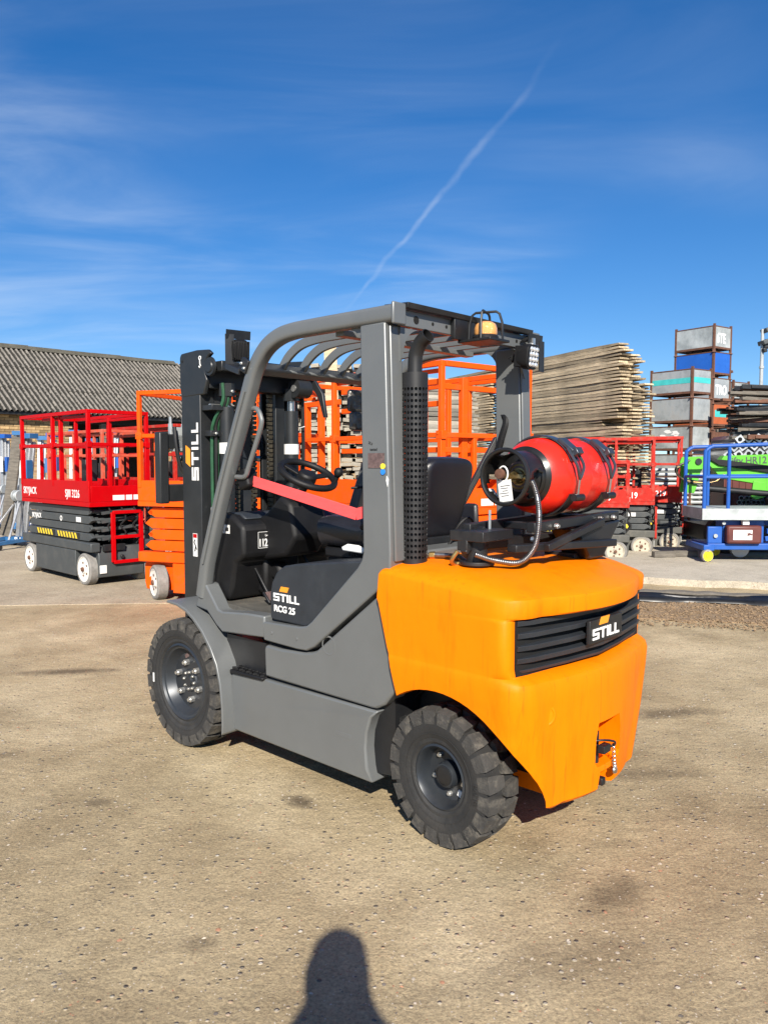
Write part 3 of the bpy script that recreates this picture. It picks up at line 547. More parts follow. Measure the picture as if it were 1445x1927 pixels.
# ---- chassis
b = MB(); b.prism([(1.42, .30), (1.42, .62), (.25, .62), (.25, .20), (.6, .16), (1.25, .16)], -.46, .46); P(b, 'chassis', 'truck_black')
b = MB(); b.box(-.12, .12, -.26, .26, .2, .34); b.cyl((0, -.36, .272), (0, .36, .272), .05); P(b, 'steer_axle', 'truck_black', bevel=.01)
b = MB(); b.cyl((1.672, -.47, .3375), (1.672, .47, .3375), .12, 20); b.box(1.5, 1.85, -.25, .25, .2, .5); P(b, 'drive_axle', 'truck_black', bevel=.01)
b = MB(); b.box(-.2, .3, -.3, .3, .3, .9); b.box(.25, 1.2, -.4, .4, .55, .72); P(b, 'engine_bay', 'truck_black')
for sd in (1, -1):
    # side sill (tank): outer skin leaning, flared rear end
    b = MB(); yo = .505 * sd; yi = .40 * sd
    prof = [(1.312, .150), (1.318, .30), (1.325, .455), (.31, .470), (.34, .44), (.366, .37), (.372, .30), (.362, .22), (.345, .155)]
    n = len(prof); vs = [(x, yo + sd * (.008 if z > .2 else -.006) + (sd * -.012 if z > .445 else 0), z) for x, z in prof] + [(x, yi, z) for x, z in prof]
    b.add(vs, [tuple(range(n)), tuple(range(n, 2 * n))[::-1]] + [(i, i + n, (i + 1) % n + n, (i + 1) % n) for i in range(n)]); P(b, 'side_sill', 'truck_grey', bevel=.008)
    b = MB(); b.prism([(.40, .17), (.40, .42), (.33, .455), (.25, .455), (.25, .19)], .28 * sd, .445 * sd); P(b, 'sill_end', 'truck_grey', bevel=.01)
    # step tray, tread and riser
    b = MB(); b.prism([(1.325, .462), (1.06, .468), (1.06, .452), (1.325, .440)], .30 * sd, .516 * sd); P(b, 'step', 'soft_black', bevel=.006)
    b = MB()
    for i in range(9):
        for j in range(5): b.obox((1.085 + i * .028, sd * (.345 + j * .038), .470), .012, .02, .008, (0, 0, .6 if (i + j) % 2 else -.6))
    P(b, 'step_tread', 'soft_black')
    b = MB(); b.prism([(1.40, .62), (1.33, .47), (1.06, .47), (1.05, .66)], .30 * sd, .34 * sd); b.prism([(1.13, .47), (1.05, .47), (1.05, .64), (1.08, .63)], .335 * sd, .46 * sd); P(b, 'step_riser', 'soft_black', bevel=.012)
    # hood side panel
    b = MB(); b.prism([(1.047, .478), (1.052, .612), (1.04, .630), (.93, .628), (.775, .640), (.715, .650), (.68, .664), (.318, .945), (.300, .953), (.287, .94), (.205, .60), (.205, .585), (.225, .56), (.265, .51), (.315, .482), (.34, .479)], .40 * sd, .508 * sd); P(b, 'side_panel', 'truck_grey', bevel=.010)
    b = MB(); b.prism([(.28, .96), (.272, .965), (.188, .60), (.198, .59)], .40 * sd, .512 * sd); P(b, 'edge_trim', 'label_white' if sd > 9 else 'truck_grey', bevel=.002)
    # fender
    arcp = arc((1.672, .3375), .43, 90, 168, 14)
    arcp = [(x if x > 1.3 else x, z) for x, z in arcp]
    b = MB(); pth = [(1.80, .760), (1.70, .755)] + [(1.62, .735), (1.55, .70), (1.475, .645), (1.405, .57), (1.352, .49), (1.322, .40), (1.308, .30), (1.305, .20), (1.308, .15)]
    inn = [(x + .012, z - .014) for x, z in pth]
    b.prism(pth + inn[::-1], .335 * sd, .575 * sd); P(b, 'fender', 'truck_grey', bevel=.004)
    # guard leg and the lower rail
    lowr = [(1.628, .742), (1.555, .872), (1.53, .868), (1.425, .752), (1.39, .744), (1.18, .764), (1.045, .768), (1.045, .665), (1.17, .655), (1.39, .640), (1.44, .668), (1.52, .73)]
    b = MB(); b.prism(lowr, .43 * sd, .512 * sd); P(b, 'floor_rail', 'truck_grey', bevel=.008)
    # rear pillar with its dog-leg foot
    foot = [(.394, 2.054), (.392, 1.12), (.385, 1.085), (.365, 1.06), (.745, .79)]
    pil = [(.392, 2.05), (.376, 1.13), (.386, 1.095), (.41, 1.062), (.70, .792), (.735, .768), (.78, .757), (1.04, .745), (1.043, .735), (1.043, .665), (1.035, .655), (.80, .652), (.735, .656), (.68, .684), (.31, .968), (.24, 1.03), (.226, 1.065), (.224, 1.13), (.255, 2.05)]
    b = MB(); b.prism(pil, .425 * sd, .520 * sd); P(b, 'rear_pillar', 'truck_grey', bevel=.010)
    b = MB(); b.prism([(.225, 1.1), (.255, 2.04), (.243, 2.04), (.212, 1.1)], .432 * sd, .50 * sd); P(b, 'pillar_flange', 'truck_grey', bevel=.006)
    # front pillar bending into roof rail (one swept section)
    path = [(1.58, .80), (1.535, .985), (1.39, 1.35), (1.25, 1.66), (1.165, 1.84), (1.125, 1.925), (1.08, 1.985), (1.02, 2.035), (.94, 2.068), (.85, 2.082), (.70, 2.085), (.215, 2.082)]
    path = [path[0]] + [tuple(p) for p in [(q.x, q.z) for q in smooth_path([(x, 0, z) for x, z in path[1:]], 4)]]
    b = MB(); b.sweep([(x, sd * .49, z) for x, z in path], rrect(.07, .066, .018, 3), up=(0, 1, 0)); P(b, 'roof_rail', 'truck_grey', smooth=40)
    b = MB(); b.sweep([(x - .008, sd * .527, z - .006) for x, z in path[1:14]], rrect(.012, .018, .004, 1), up=(0, 1, 0)); P(b, 'pillar_channel', 'truck_grey')
    b = MB(); b.obox((.208, sd * .49, 2.08), .014, .076, .086); P(b, 'rail_cap', 'truck_grey', bevel=.006)
    b = MB(); b.prism([(.40, 2.05), (.50, 2.05)] + arc((.50, 1.95), .10, 90, 180, 6)[1:], .455 * sd, .49 * sd); P(b, 'gusset', 'truck_grey')
# roof bars, cross members
b = MB(); b.bar((1.135, -.48, 1.945), (1.135, .48, 1.945), .06, .045, (.4, 0, 1)); P(b, 'front_crossbar', 'truck_grey', bevel=.008)
for yy in (.325, .195, .065, -.065, -.195, -.325):
    pth = smooth_path([(1.125, yy, 1.955), (1.07, yy, 2.01), (.98, yy, 2.055), (.86, yy, 2.072), (.7, yy, 2.075), (.26, yy, 2.075)], 4)
    b = MB(); b.sweep(pth, RECT(.018, .045)); P(b, 'roof_bar', 'truck_grey', bevel=.003)
b = MB(); b.box(.55, .60, -.46, .46, 2.035, 2.06); P(b, 'roof_crossbar', 'truck_grey', bevel=.003)
b = MB(); b.box(.226, .25, -.46, .46, 2.04, 2.105); P(b, 'rear_crossmember', 'truck_grey', bevel=.004)
b = MB(); b.prism([(.19, 2.128), (.32, 2.135), (.32, 2.125), (.205, 2.106), (.196, 2.106)], -.452, .452); P(b, 'rain_lip', 'truck_black', bevel=.002)
for yy, zz, r_ in ((.365, 2.072, .016), (.26, 2.07, .007), (.17, 2.07, .007), (-.36, 2.07, .008)):
    b = MB(); b.cyl((.2255, yy, zz), (.224, yy, zz), r_, 16); P(b, 'bolt_hole', 'hole')
for sd in (1, -1):
    b = MB(); b.prism([(sd * .45, 2.035), (sd * .33, 2.035)] + [(sd * y, z) for y, z in arc((.33, 1.935), .10, 90, 0, 8)[1:]] + [(sd * .45, 1.90)], .235, .247, 'yz'); P(b, 'gusset', 'truck_grey')
b = MB(); b.box(.20, .222, .0, .145, 2.02, 2.13); P(b, 'beacon_bracket', 'truck_black', bevel=.003)
b = MB(); b.box(.05, .22, -.045, .1, 2.008, 2.02); P(b, 'beacon_shelf', 'truck_black', bevel=.003)
bc = (.13, .02, 2.021)
b = MB(); b.lathe([(0, 0), (.055, 0), (.057, .012), (.05, .02), (0, .02)], bc, (0, 0, 1), 28); be = P(b, 'beacon_base', 'truck_black')
b = MB(); b.lathe([(.047, .02), (.050, .026), (.049, .05), (.043, .066), (.03, .076), (0, .078)], bc, (0, 0, 1), 28); P(b, 'beacon_lens', 'amber', parent=be)
b = MB(); b.lathe([(.02, .0), (.02, .05), (0, .052)], bc, (0, 0, 1), 12); P(b, 'beacon_lamp', 'brass', parent=be)
b = MB()
for a in (20, 110): 
    ca, sa = math.cos(R(a)), math.sin(R(a)); ptsb = [(-.075, -.012), (-.072, .07), (-.06, .108), (-.045, .118), (.045, .118), (.06, .108), (.072, .07), (.075, -.012)]
    b.tube([(bc[0] + u * ca, bc[1] + u * sa, bc[2] + z) for u, z in ptsb], .0055, 8)
b.tube([(bc[0] + .075 * math.cos(t), bc[1] + .075 * math.sin(t), bc[2] - .006) for t in (2 * math.pi * i / 24 for i in range(24))], .005, 6, closed=True)
P(b, 'beacon_cage', 'truck_black')
def work_light(o, face, name, bracket):
    """round-cornered LED lamp; face = outward direction"""
    f = V(face).normalized(); rt = f.cross(V((0, 0, 1))).normalized(); up = rt.cross(f); mx = frame(o, rt, up) ; mx = M(((rt.x, up.x, -f.x, o[0]), (rt.y, up.y, -f.y, o[1]), (rt.z, up.z, -f.z, o[2]), (0, 0, 0, 1)))
    e = MB(); sq = rrect(.105, .115, .034, 4); k_ = len(sq)
    e.add([(x, y, 0) for x, y in sq] + [(x, y, .03) for x, y in sq] + [(x * .8, y * .8, .065) for x, y in sq], [tuple(range(k_)), tuple(range(2 * k_, 3 * k_))] + [(q * k_ + i, q * k_ + (i + 1) % k_, (q + 1) * k_ + (i + 1) % k_, (q + 1) * k_ + i) for q in range(2) for i in range(k_)])
    for i in range(7): e.box(-.044 + i * .0135, -.039 + i * .0135, -.048, .048, .03, .075)
    e.xform(mx); lo = P(e, name, 'soft_black', bevel=.002)
    e = MB(); sq = rrect(.088, .098, .03, 4); e.prism(sq, -.004, -.001, 'xy'); e.xform(mx); P(e, 'lens', 'rim_dark', parent=lo)
    e = MB()
    for i in range(3):
        for j in range(4): e.lathe([(.0115, -.0045), (.009, -.010), (.004, -.012), (0, -.0125)], ((i - 1) * .026, (j - 1.5) * .0235, 0), (0, 0, 1), 10)
    e.xform(mx); P(e, 'led', 'lamp_glass', parent=lo)
    e = MB()
    for a_, b_ in bracket: e.bar(a_, b_, .045, .006, f)
    P(e, name + '_bracket', 'truck_black')
    return lo
work_light((.125, -.345, 1.985), (-1, -.06, -.1), 'rear_work_light', [((.16, -.475, 2.075), (.16, -.475, 1.93)), ((.16, -.36, 2.078), (.16, -.478, 2.078)), ((.22, -.40, 2.078), (.16, -.40, 2.078))])
b = MB(); b.bar((.16, -.395, 2.08), (.16, -.395, 2.035), .02, .02); b.cyl((.16, -.41, 2.05), (.16, -.37, 2.05), .008, 8); P(b, 'lamp_bolt', 'zinc')
b = MB(); b.tube(smooth_path([(.25, -.33, 1.99), (.2, -.34, 2.005), (.19, -.37, 1.97), (.18, -.40, 1.965)], 5), .004, 6); P(b, 'lamp_cable', 'rubber_hose')
b = MB(); b.cyl((.232, -.34, 1.985), (.222, -.34, 1.985), .016, 14); P(b, 'bolt_hole', 'hole')
work_light((1.475, .33, 2.075), (.75, -.3, .1), 'front_work_light', [((1.45, .40, 1.995), (1.45, .40, 2.15)), ((1.45, .42, 2.15), (1.45, .27, 2.155))])
b = MB(); b.box(1.42, 1.48, .27, .42, 1.975, 1.99); b.bar((1.20, .50, 1.93), (1.45, .40, 1.985), .05, .03); P(b, 'lamp_mount', 'truck_black', bevel=.003)
b = MB(); b.cyl((1.44, .32, 1.99), (1.44, .32, 2.03), .014, 10); P(b, 'lamp_bolt', 'zinc')
b = MB(); b.obox((1.155, .525, 1.955), .055, .02, .065, (0, -.5, 0)); pt = P(b, 'pillar_plate', 'truck_black', bevel=.004)
b = MB(); bolt(b, (1.165, .535, 1.965), (0, 1, 0), .008, .006); bolt(b, (1.145, .535, 1.94), (0, 1, 0), .008, .006); P(b, 'plate_bolt', 'zinc', parent=pt)
b = MB(); b.tube(smooth_path([(1.185, .47, 1.755), (1.14, .47, 1.752), (1.11, .47, 1.715), (1.112, .47, 1.66), (1.205, .47, 1.48), (1.225, .47, 1.44), (1.25, .47, 1.425), (1.31, .47, 1.425)], 5), .0125, 10); P(b, 'grab_handle', 'truck_grey')
b = MB(); b.tube(smooth_path([(.36, -.445, 1.735), (.325, -.43, 1.70), (.345, -.42, 1.62), (.375, -.42, 1.52), (.38, -.44, 1.50)], 5), .018, 8); P(b, 'rear_grip', 'soft_black')
b = MB(); b.obox((.88, .03, 1.80), .03, .17, .11); P(b, 'rear_view_mirror', 'wrap', bevel=.02)
b = MB(); b.obox((.87, .02, 1.70), .05, .16, .09); P(b, 'mirror_wrap', 'wrap', bevel=.012)
b = MB(); b.box(.86, .88, -.05, -.03, 1.74, 2.05); P(b, 'mirror_stem', 'truck_black')
b = MB(); b.prism([(.232, 1.43), (.243, 1.445), (.246, 1.425), (.238, 1.40)], .5205, .5215); P(b, 'paint_chip', 'white_print')
text('tested', (.335, .5212, 1.545), (-1, 0, 0), (0, 0, 1), .016, 'hazard_black', FK, 'handwriting', .001)
text('25.3', (.345, .5212, 1.575), (-1, 0, -.4), (-.4, 0, 1), .014, 'hazard_black', FK, 'handwriting', .001)
b = MB(); b.prism([(.56, .315), (.46, .318), (.46, .338), (.56, .335)], .5125, .5138); P(b, 'embossed_plate', 'truck_grey', bevel=.0006)
b = MB(); b.lathe([(.036, .0), (.040, .0012), (.044, 0)], (.60, .508, .70), (0, 1, 0), 28); P(b, 'embossed_ring', 'truck_grey')
for x_, z_ in ((.98, .70), (.80, .70)): b = MB(); b.lathe([(.0, .003), (.007, .003), (.008, 0)], (x_, .5195, z_), (0, 1, 0), 12); P(b, 'panel_screw', 'truck_grey')
# stickers on the pillar
b = MB(); b.box(.255, .345, .5215, .5225, 1.475, 1.535); P(b, 'inspection_sticker', 'sticker_brown')
for zz, mm in ((1.482, 'sticker_yellow'), (1.46, 'sticker_blue')):
    b = MB(); b.lathe([(0, .0035), (.012, .0035), (.012, 0)], (.262, .521, zz), (0, 1, 0), 20); P(b, 'round_sticker', mm)
# ---- floor, cowl, cab
b = MB(); b.prism([(1.60, .775), (1.04, .755), (.6, .745), (.6, .72), (1.6, .74)], -.44, .44); P(b, 'floor_mat', 'floor_mat', bevel=.004)
cov = [(1.012, .765), (1.014, .88), (1.0, .935), (.965, .985), (.91, 1.02), (.83, 1.036), (.60, 1.065), (.392, 1.09), (.392, 1.075), (.415, 1.045), (.715, .775), (.76, .757), (.99, .757)]
b = MB(); b.prism(cov, .16, .500); tc_ = P(b, 'engine_cover', 'cover_black', bevel=.018)
still_logo((.985, .5005, .852), (-1, 0, 0), (0, 0, 1), .036, tc_)
text('RCG 25', (.985, .5005, .802), (-1, 0, 0), (0, 0, 1), .042, 'white_print', tc_, bold=.0012, sx=1.1)
b = MB(); b.box(.34, .99, -.5, .158, .76, 1.04); P(b, 'engine_hood', 'soft_black', bevel=.02)
b = MB(); b.box(.22, .36, -.43, .43, 1.02, 1.13); P(b, 'rear_panel', 'truck_grey', bevel=.01)
b = MB(); b.box(.365, .40, -.42, .42, 1.08, 1.16); P(b, 'rear_guard_bar', 'truck_black', bevel=.006)
# seat
b = MB(); b.box(.42, .92, -.22, .24, 1.04, 1.09); P(b, 'seat_rail', 'soft_black', bevel=.012)
sc = MB(); sec = rrect(.50, .15, .06, 4); sc.sweep([(.40, .02, 1.165), (.45, .02, 1.165), (.7, .02, 1.165), (.88, .02, 1.17), (.935, .02, 1.16)], sec); st = P(sc, 'seat_cushion', 'vinyl', smooth=60)
b = MB(); b.sweep([(.44, .02, 1.14), (.40, .02, 1.25), (.365, .02, 1.40), (.352, .02, 1.49), (.350, .02, 1.525)], [(x, y) for x, y in rrect(.37, .11, .05, 4)], up=(1, 0, 0)); sbk = P(b, 'seat_back', 'vinyl', smooth=60); sbk.modifiers.new('sub', 'SUBSURF').levels = 2; sbk.modifiers['sub'].render_levels = 2
for v_ in sbk.data.vertices:      # narrower towards the base, rounded at the top
    k_ = (v_.co.z - 1.14) / .4; v_.co.y = .02 + (v_.co.y - .02) * (.72 + .36 * min(k_, .8) - (.32 if k_ > .92 else 0))
for sd in (1, -1):
    b = MB(); b.prism([(.35, 1.12), (.60, 1.12), (.62, 1.17), (.52, 1.26), (.42, 1.30), (.36, 1.30)], .02 + sd * .25, .02 + sd * .28); P(b, 'seat_wing', 'vinyl', bevel=.02)
for yy in (-.11, .02, .15): b = MB(); b.tube([(.47, yy, 1.2395), (.62, yy, 1.241), (.80, yy, 1.241), (.89, yy, 1.243)], .003, 5); P(b, 'seat_seam', 'soft_black')
b = MB(); b.prism([(.58, 1.105), (.63, 1.12), (.70, 1.122), (.74, 1.105), (.73, 1.088), (.60, 1.085)], .285, .30); P(b, 'seat_lever', 'label_white', bevel=.006)
text('GRAMMER', (.75, .242, 1.055), (-1, 0, 0), (0, 0, 1), .035, 'soft_black', FK, 'seat_lettering', .004)
# red seat belt drawn across to the grab handle
b = MB(); ax_ = V((1.225, .43, 1.405)); bx_ = V((.535, .40, 1.272)); dv = (bx_ - ax_).normalized()
b.bar(ax_, bx_, .006, .052, (0, 0, 1)); bb = [(ax_ + dv * t) for t in (0, .69)]
P(b, 'seat_belt', 'belt_red', bevel=.002)
b = MB(); b.bar(bx_, bx_ + V((-.06, .0, .015)), .007, .05); P(b, 'belt_fold', 'belt_red')
b = MB(); b.obox((1.275, .43, 1.415), .085, .07, .10, (0, .35, 0)); P(b, 'belt_reel', 'soft_black', bevel=.014)
# belt latch stalk with warning label (leans from seat up to the roof): grey post behind
b = MB(); b.bar((.555, -.30, 1.20), (.40, -.46, 1.62), .05, .03); P(b, 'side_stay', 'truck_black', bevel=.006)
b = MB(); b.tube(smooth_path([(.60, .30, 1.20), (.55, .31, 1.24), (.50, .31, 1.27)], 4), .012, 8); P(b, 'belt_buckle', 'soft_black')
# dash / cowl
dash = [(1.60, .78), (1.60, 1.20), (1.52, 1.235), (1.42, 1.225), (1.33, 1.17), (1.325, 1.02), (1.40, .98), (1.43, .85), (1.46, .78)]
b = MB(); b.prism(dash, -.40, .42); db = P(b, 'dashboard', 'soft_black', bevel=.02)
b = MB(); b.prism([(1.545, 1.2345), (1.42, 1.238), (1.37, 1.205), (1.40, 1.20), (1.5, 1.215)], .13, .37); P(b, 'dash_tray', 'cover_black', bevel=.01)
b = MB(); b.box(1.3225, 1.3245, .25, .33, 1.055, 1.14); nl_ = P(b, 'noise_label', 'hazard_black')
text('112', (1.3218, .327, 1.064), (0, -1, 0), (0, 0, 1), .056, 'white_print', nl_, bold=.001, sx=.68)
text('dB', (1.3218, .265, 1.062), (0, -1, 0), (0, 0, 1), .016, 'white_print', nl_)
text('Lwa', (1.3218, .285, 1.115), (0, -1, 0), (0, 0, 1), .016, 'white_print', nl_)
b = MB()
for z0, y0, z1, y1 in ((1.055, .25, 1.057, .33), (1.138, .25, 1.14, .33), (1.055, .25, 1.14, .252), (1.055, .328, 1.14, .33)): b.box(1.3216, 1.3224, y0, y1, z0, z1)
P(b, 'label_border', 'white_print', parent=nl_)
b = MB(); b.box(1.44, 1.53, .4205, .4215, 1.13, 1.175); wl = P(b, 'warning_label', 'label_white')
b = MB(); b.prism([(1.52, 1.14), (1.49, 1.14), (1.505, 1.165)], .4218, .4222); b.prism([(1.478, 1.142), (1.45, 1.142), (1.45, 1.162), (1.472, 1.162)], .4218, .4222); P(b, 'pictogram', 'hazard_black', parent=wl)
b = MB(); b.prism([(1.40, .98), (1.18, 1.02), (1.10, 1.12), (1.14, 1.29), (1.22, 1.33), (1.33, 1.24), (1.42, 1.2)], .04, .27); P(b, 'column_cowl', 'soft_black', bevel=.02)
b = MB(); b.cyl((1.28, .18, 1.25), (1.12, .185, 1.405), .035, 14); P(b, 'steering_column', 'soft_black')
swc = V((1.10, .185, 1.435)); mxs = M.Translation(swc) @ M.Rotation(R(-28), 4, 'Y')
b = MB(); b.tube([(.142 * math.cos(t), .142 * math.sin(t), 0) for t in (2 * math.pi * i / 40 for i in range(40))], .017, 10, closed=True); b.xform(mxs); sw = P(b, 'steering_wheel', 'soft_black', smooth=60)
b = MB()
for a in (30, 150, 270): b.bar((0, 0, -.02), (.135 * math.cos(R(a)), .135 * math.sin(R(a)), -.004), .035, .012)
b.lathe([(.05, -.03), (.05, .0), (.04, .012), (0, .014)], (0, 0, 0), (0, 0, 1), 20); b.xform(mxs); P(b, 'wheel_spoke', 'soft_black', parent=sw, bevel=.003)
b = MB(); b.cyl((-.10, -.10, 0), (-.10, -.10, .05), .012, 10); b.lathe([(0, .04), (.016, .045), (.024, .062), (.022, .08), (.01, .09), (0, .09)], (-.10, -.10, 0), (0, 0, 1), 14); b.xform(mxs); P(b, 'steering_knob', 'soft_black', parent=sw, smooth=60)
b = MB(); b.tube([(1.10, -.12, 1.36), (1.02, -.18, 1.37)], .007, 8); b.tube([(1.10, .25, 1.36), (1.04, .3, 1.365)], .007, 8); P(b, 'column_stalk', 'soft_black')
for xx, yy, zz, nm in ((1.29, .28, .80, 'brake_pedal'), (1.24, -.02, .83, 'accelerator_pedal')):
    b = MB(); b.obox((xx, yy, zz), .075, .06, .014, (0, -.75, 0)); b.bar((xx + .02, yy, zz + .02), (xx + .16, yy, zz + .18), .014, .014); P(b, nm, 'truck_black', bevel=.004)
    b = MB(); b.obox((xx - .008, yy, zz + .008), .055, .045, .004, (0, -.75, 0)); P(b, 'pedal_pad', 'sticker_brown')
b = MB(); b.box(1.38, 1.46, .0, .24, .80, 1.0); b.cyl((1.36, .2, .92), (1.36, .12, .92), .05, 14); P(b, 'pedal_box', 'soft_black', bevel=.02)
b = MB(); b.tube([(1.02, .06, 1.06), (1.05, .06, 1.20)], .006, 6); P(b, 'hood_stay', 'zinc')
for i in range(4):
    b = MB(); b.bar((.93 - .0 * i, -.24 - i * .045, 1.18), (.95, -.25 - i * .045, 1.28), .012, .012); b.lathe([(0, 0), (.014, .006), (.016, .02), (0, .03)], (.95, -.25 - i * .045, 1.275), (0, 0, 1), 10); P(b, 'hydraulic_lever', 'soft_black')
b = MB(); b.box(.6, 1.0, -.42, -.24, 1.02, 1.19); P(b, 'lever_console', 'soft_black', bevel=.02)

# ---- mast
for sd in (1, -1):
    b = MB(); yo = .35 * sd; yi = .26 * sd
    b.prism([(1.985, yo), (1.80, yo), (1.80, yi), (1.825, yi), (1.825, yo - sd * .03), (1.96, yo - sd * .03), (1.96, yi), (1.985, yi)], .10, 1.93, 'xy'); ml_ = P(b, 'mast_channel', 'mast_black', bevel=.004)
    b = MB(); yo2 = .255 * sd; b.prism([(1.97, yo2), (1.81, yo2), (1.81, yo2 - sd * .07), (1.835, yo2 - sd * .07), (1.835, yo2 - sd * .025), (1.945, yo2 - sd * .025), (1.945, yo2 - sd * .07), (1.97, yo2 - sd * .07)], .10, 2.05, 'xy'); P(b, 'inner_mast_channel', 'mast_black', bevel=.003)
    if sd > 0:
        still_logo((1.822, .3505, 1.397), (0, 0, 1), (1, 0, 0), .063, ml_)
        b = MB(); b.box(1.845, 1.888, .3505, .3515, .97, 1.10); wl = P(b, 'warning_sticker', 'label_white'); b = MB(); b.box(1.848, 1.885, .3516, .352, 1.075, 1.097); P(b, 'sticker_band', 'lift_red', parent=wl)
        b = MB(); b.tube([(1.868, .352, 1.0), (1.86, .352, 1.03), (1.875, .352, 1.05), (1.865, .352, 1.065)], .004, 5); b.tube([(1.86, .352, 1.03), (1.85, .352, 1.01)], .003, 5); P(b, 'pictogram', 'hazard_black', parent=wl)
    b = MB(); hd = [(1.955, 1.86), (1.985, 1.875), (1.995, 1.90), (1.995, 2.085), (1.98, 2.105), (1.83, 2.112), (1.72, 2.105)] + arc((1.665, 2.0), .085, 75, -40, 8) + [(1.76, 1.865)]
    b.prism(hd, .352 * sd, .325 * sd); hp = P(b, 'mast_head_plate', 'mast_black', bevel=.008)
    b = MB(); b.lathe([(0, .018), (.03, .018), (.034, .012), (.048, .012), (.052, 0)], (1.69, .352 * sd, 2.01), (0, sd, 0), 24); P(b, 'head_pin', 'mast_black', parent=hp)
    if sd > 0:
        b = MB(); b.lathe([(.007, 0), (.007, .002), (.012, .002), (.012, 0)], (1.79, .3525, 2.065), (0, 1, 0), 14); b.tube([(1.79, .3535, 2.053), (1.79, .3535, 2.035), (1.783, .3535, 2.022), (1.793, .3535, 2.013), (1.80, .3535, 2.022)], .003, 5); P(b, 'hook_mark', 'white_print', parent=hp)
        b = MB(); b.cyl((1.965, .3525, 2.06), (1.965, .3530, 2.06), .008, 12); P(b, 'bolt_hole', 'hole', parent=hp)
    # lift cylinder
    cy = .23 * sd
    b = MB(); b.cyl((1.72, cy, .2), (1.72, cy, 1.55), .042, 18); b.cyl((1.72, cy, 1.60), (1.72, cy, 1.80), .042, 18); b.cyl((1.72, cy, 1.86), (1.72, cy, 1.93), .046, 8); P(b, 'lift_cylinder', 'mast_black')
    b = MB(); b.cyl((1.72, cy, 1.545), (1.72, cy, 1.605), .045, 18); P(b, 'cylinder_label', 'label_white')
    b = MB(); b.cyl((1.72, cy, 1.80), (1.72, cy, 1.87), .022, 14); P(b, 'cylinder_rod', 'steel')
    b = MB(); bolt(b, (1.675, cy, 1.885), (-1, 0, 0), .010, .012); b.tube([(1.68, cy - .03, 1.70), (1.655, cy - .05, 1.71)], .004, 6); P(b, 'cylinder_valve', 'zinc')
    for j in range(2):
        b = MB(); yy = sd * (.12 - .13 * j * (1 if sd > 0 else .9))
        for i in range(54):
            z_ = .55 + i * .0265; b.box(1.778, 1.798, yy - .014, yy + .014, z_, z_ + .011); b.box(1.782, 1.794, yy - .019, yy + .019, z_ + .009, z_ + .02)
        if j == 0 or sd < 0: P(b, 'lift_chain', 'chain', smooth=0)
b = MB(); b.box(1.74, 1.84, -.325, .325, 1.90, 2.00); P(b, 'mast_crossbar', 'mast_black', bevel=.006)
b = MB(); b.box(1.62, 1.70, -.33, .33, 1.985, 2.04); b.box(1.80, 1.94, -.2, .2, 1.93, 2.03); P(b, 'mast_top_bar', 'mast_black', bevel=.006)
b = MB(); b.cyl((1.66, -.20, 1.93), (1.66, -.30, 1.93), .055, 20); P(b, 'chain_sheave', 'mast_black')
b = MB(); b.cyl((1.66, -.195, 1.93), (1.66, -.2, 1.93), .02, 14); P(b, 'sheave_pin', 'zinc')
b = MB(); b.box(1.80, 1.86, -.3, .3, 1.05, 1.14); b.box(1.80, 1.86, -.3, .3, .35, .45); P(b, 'mast_crossbar', 'mast_black', bevel=.006)
b = MB(); b.box(1.88, 1.9, -.07, .05, .9, 1.84); P(b, 'mast_inner_plate', 'rim_dark', bevel=.006)
b = MB(); b.prism([(1.62, 1.985), (1.55, 1.90), (1.52, 1.76), (1.545, 1.76), (1.59, 1.88), (1.66, 1.96)], -.345, -.325); P(b, 'mast_bracket', 'mast_black', bevel=.004)
# hoses on the left channel
for i in range(4):
    yy = .30 - .018 * i; b = MB(); xx = 1.765 - .012 * (i % 2)
    b.tube(smooth_path([(1.70, .27 - .015 * i, 1.93), (1.70, .27 - .015 * i, 1.83), (1.745, yy, 1.72), (xx, yy, 1.62), (xx, yy, 1.25)], 5), .0095, 8); P(b, 'mast_hose', 'hose_green' if i in (0, 2) else 'rubber_hose')
    b = MB(); b.tube([(xx, yy, 1.25), (xx, yy, 1.245), (xx, yy, 1.20), (xx, yy, 1.19), (xx, yy, 1.17)], [.009, .013, .013, .010, .012], 8); P(b, 'hose_fitting', 'zinc')
    b = MB(); b.tube(smooth_path([(xx, yy, 1.17), (xx, yy, 1.07), (xx - .02, yy - .03, 1.0), (xx - .09, yy - .06, .95)], 4), .006, 8); P(b, 'hydraulic_pipe', 'steel')
for zz in (1.64, 1.09):
    b = MB(); b.box(1.735, 1.80, .225, .325, zz, zz + .032); hc = P(b, 'hose_clamp', 'mast_black', bevel=.003)
    b = MB(); bolt(b, (1.734, .295, zz + .016), (-1, 0, 0), .009, .006); bolt(b, (1.734, .255, zz + .016), (-1, 0, 0), .009, .006); P(b, 'clamp_bolt', 'zinc', parent=hc)
b = MB(); b.cyl((1.73, .335, 1.80), (1.73, .26, 1.80), .016, 12); P(b, 'hose_coupling', 'zinc')
b = MB(); b.box(1.70, 1.80, .20, .34, 1.78, 1.81); P(b, 'hose_bracket', 'mast_black', bevel=.003)
b = MB(); b.tube(smooth_path([(1.80, .10, 1.9), (1.80, .10, 1.5), (1.80, .10, .9)], 3), .01, 8); P(b, 'mast_hose', 'hose_green')
b = MB(); b.tube(smooth_path([(1.70, -.30, 1.9), (1.70, -.305, 1.6), (1.70, -.30, 1.35)], 3), .011, 8); P(b, 'mast_hose', 'rubber_hose')
b = MB(); b.box(1.805, 1.815, .06, .10, 1.865, 1.925); P(b, 'safety_tag', 'lift_orange')
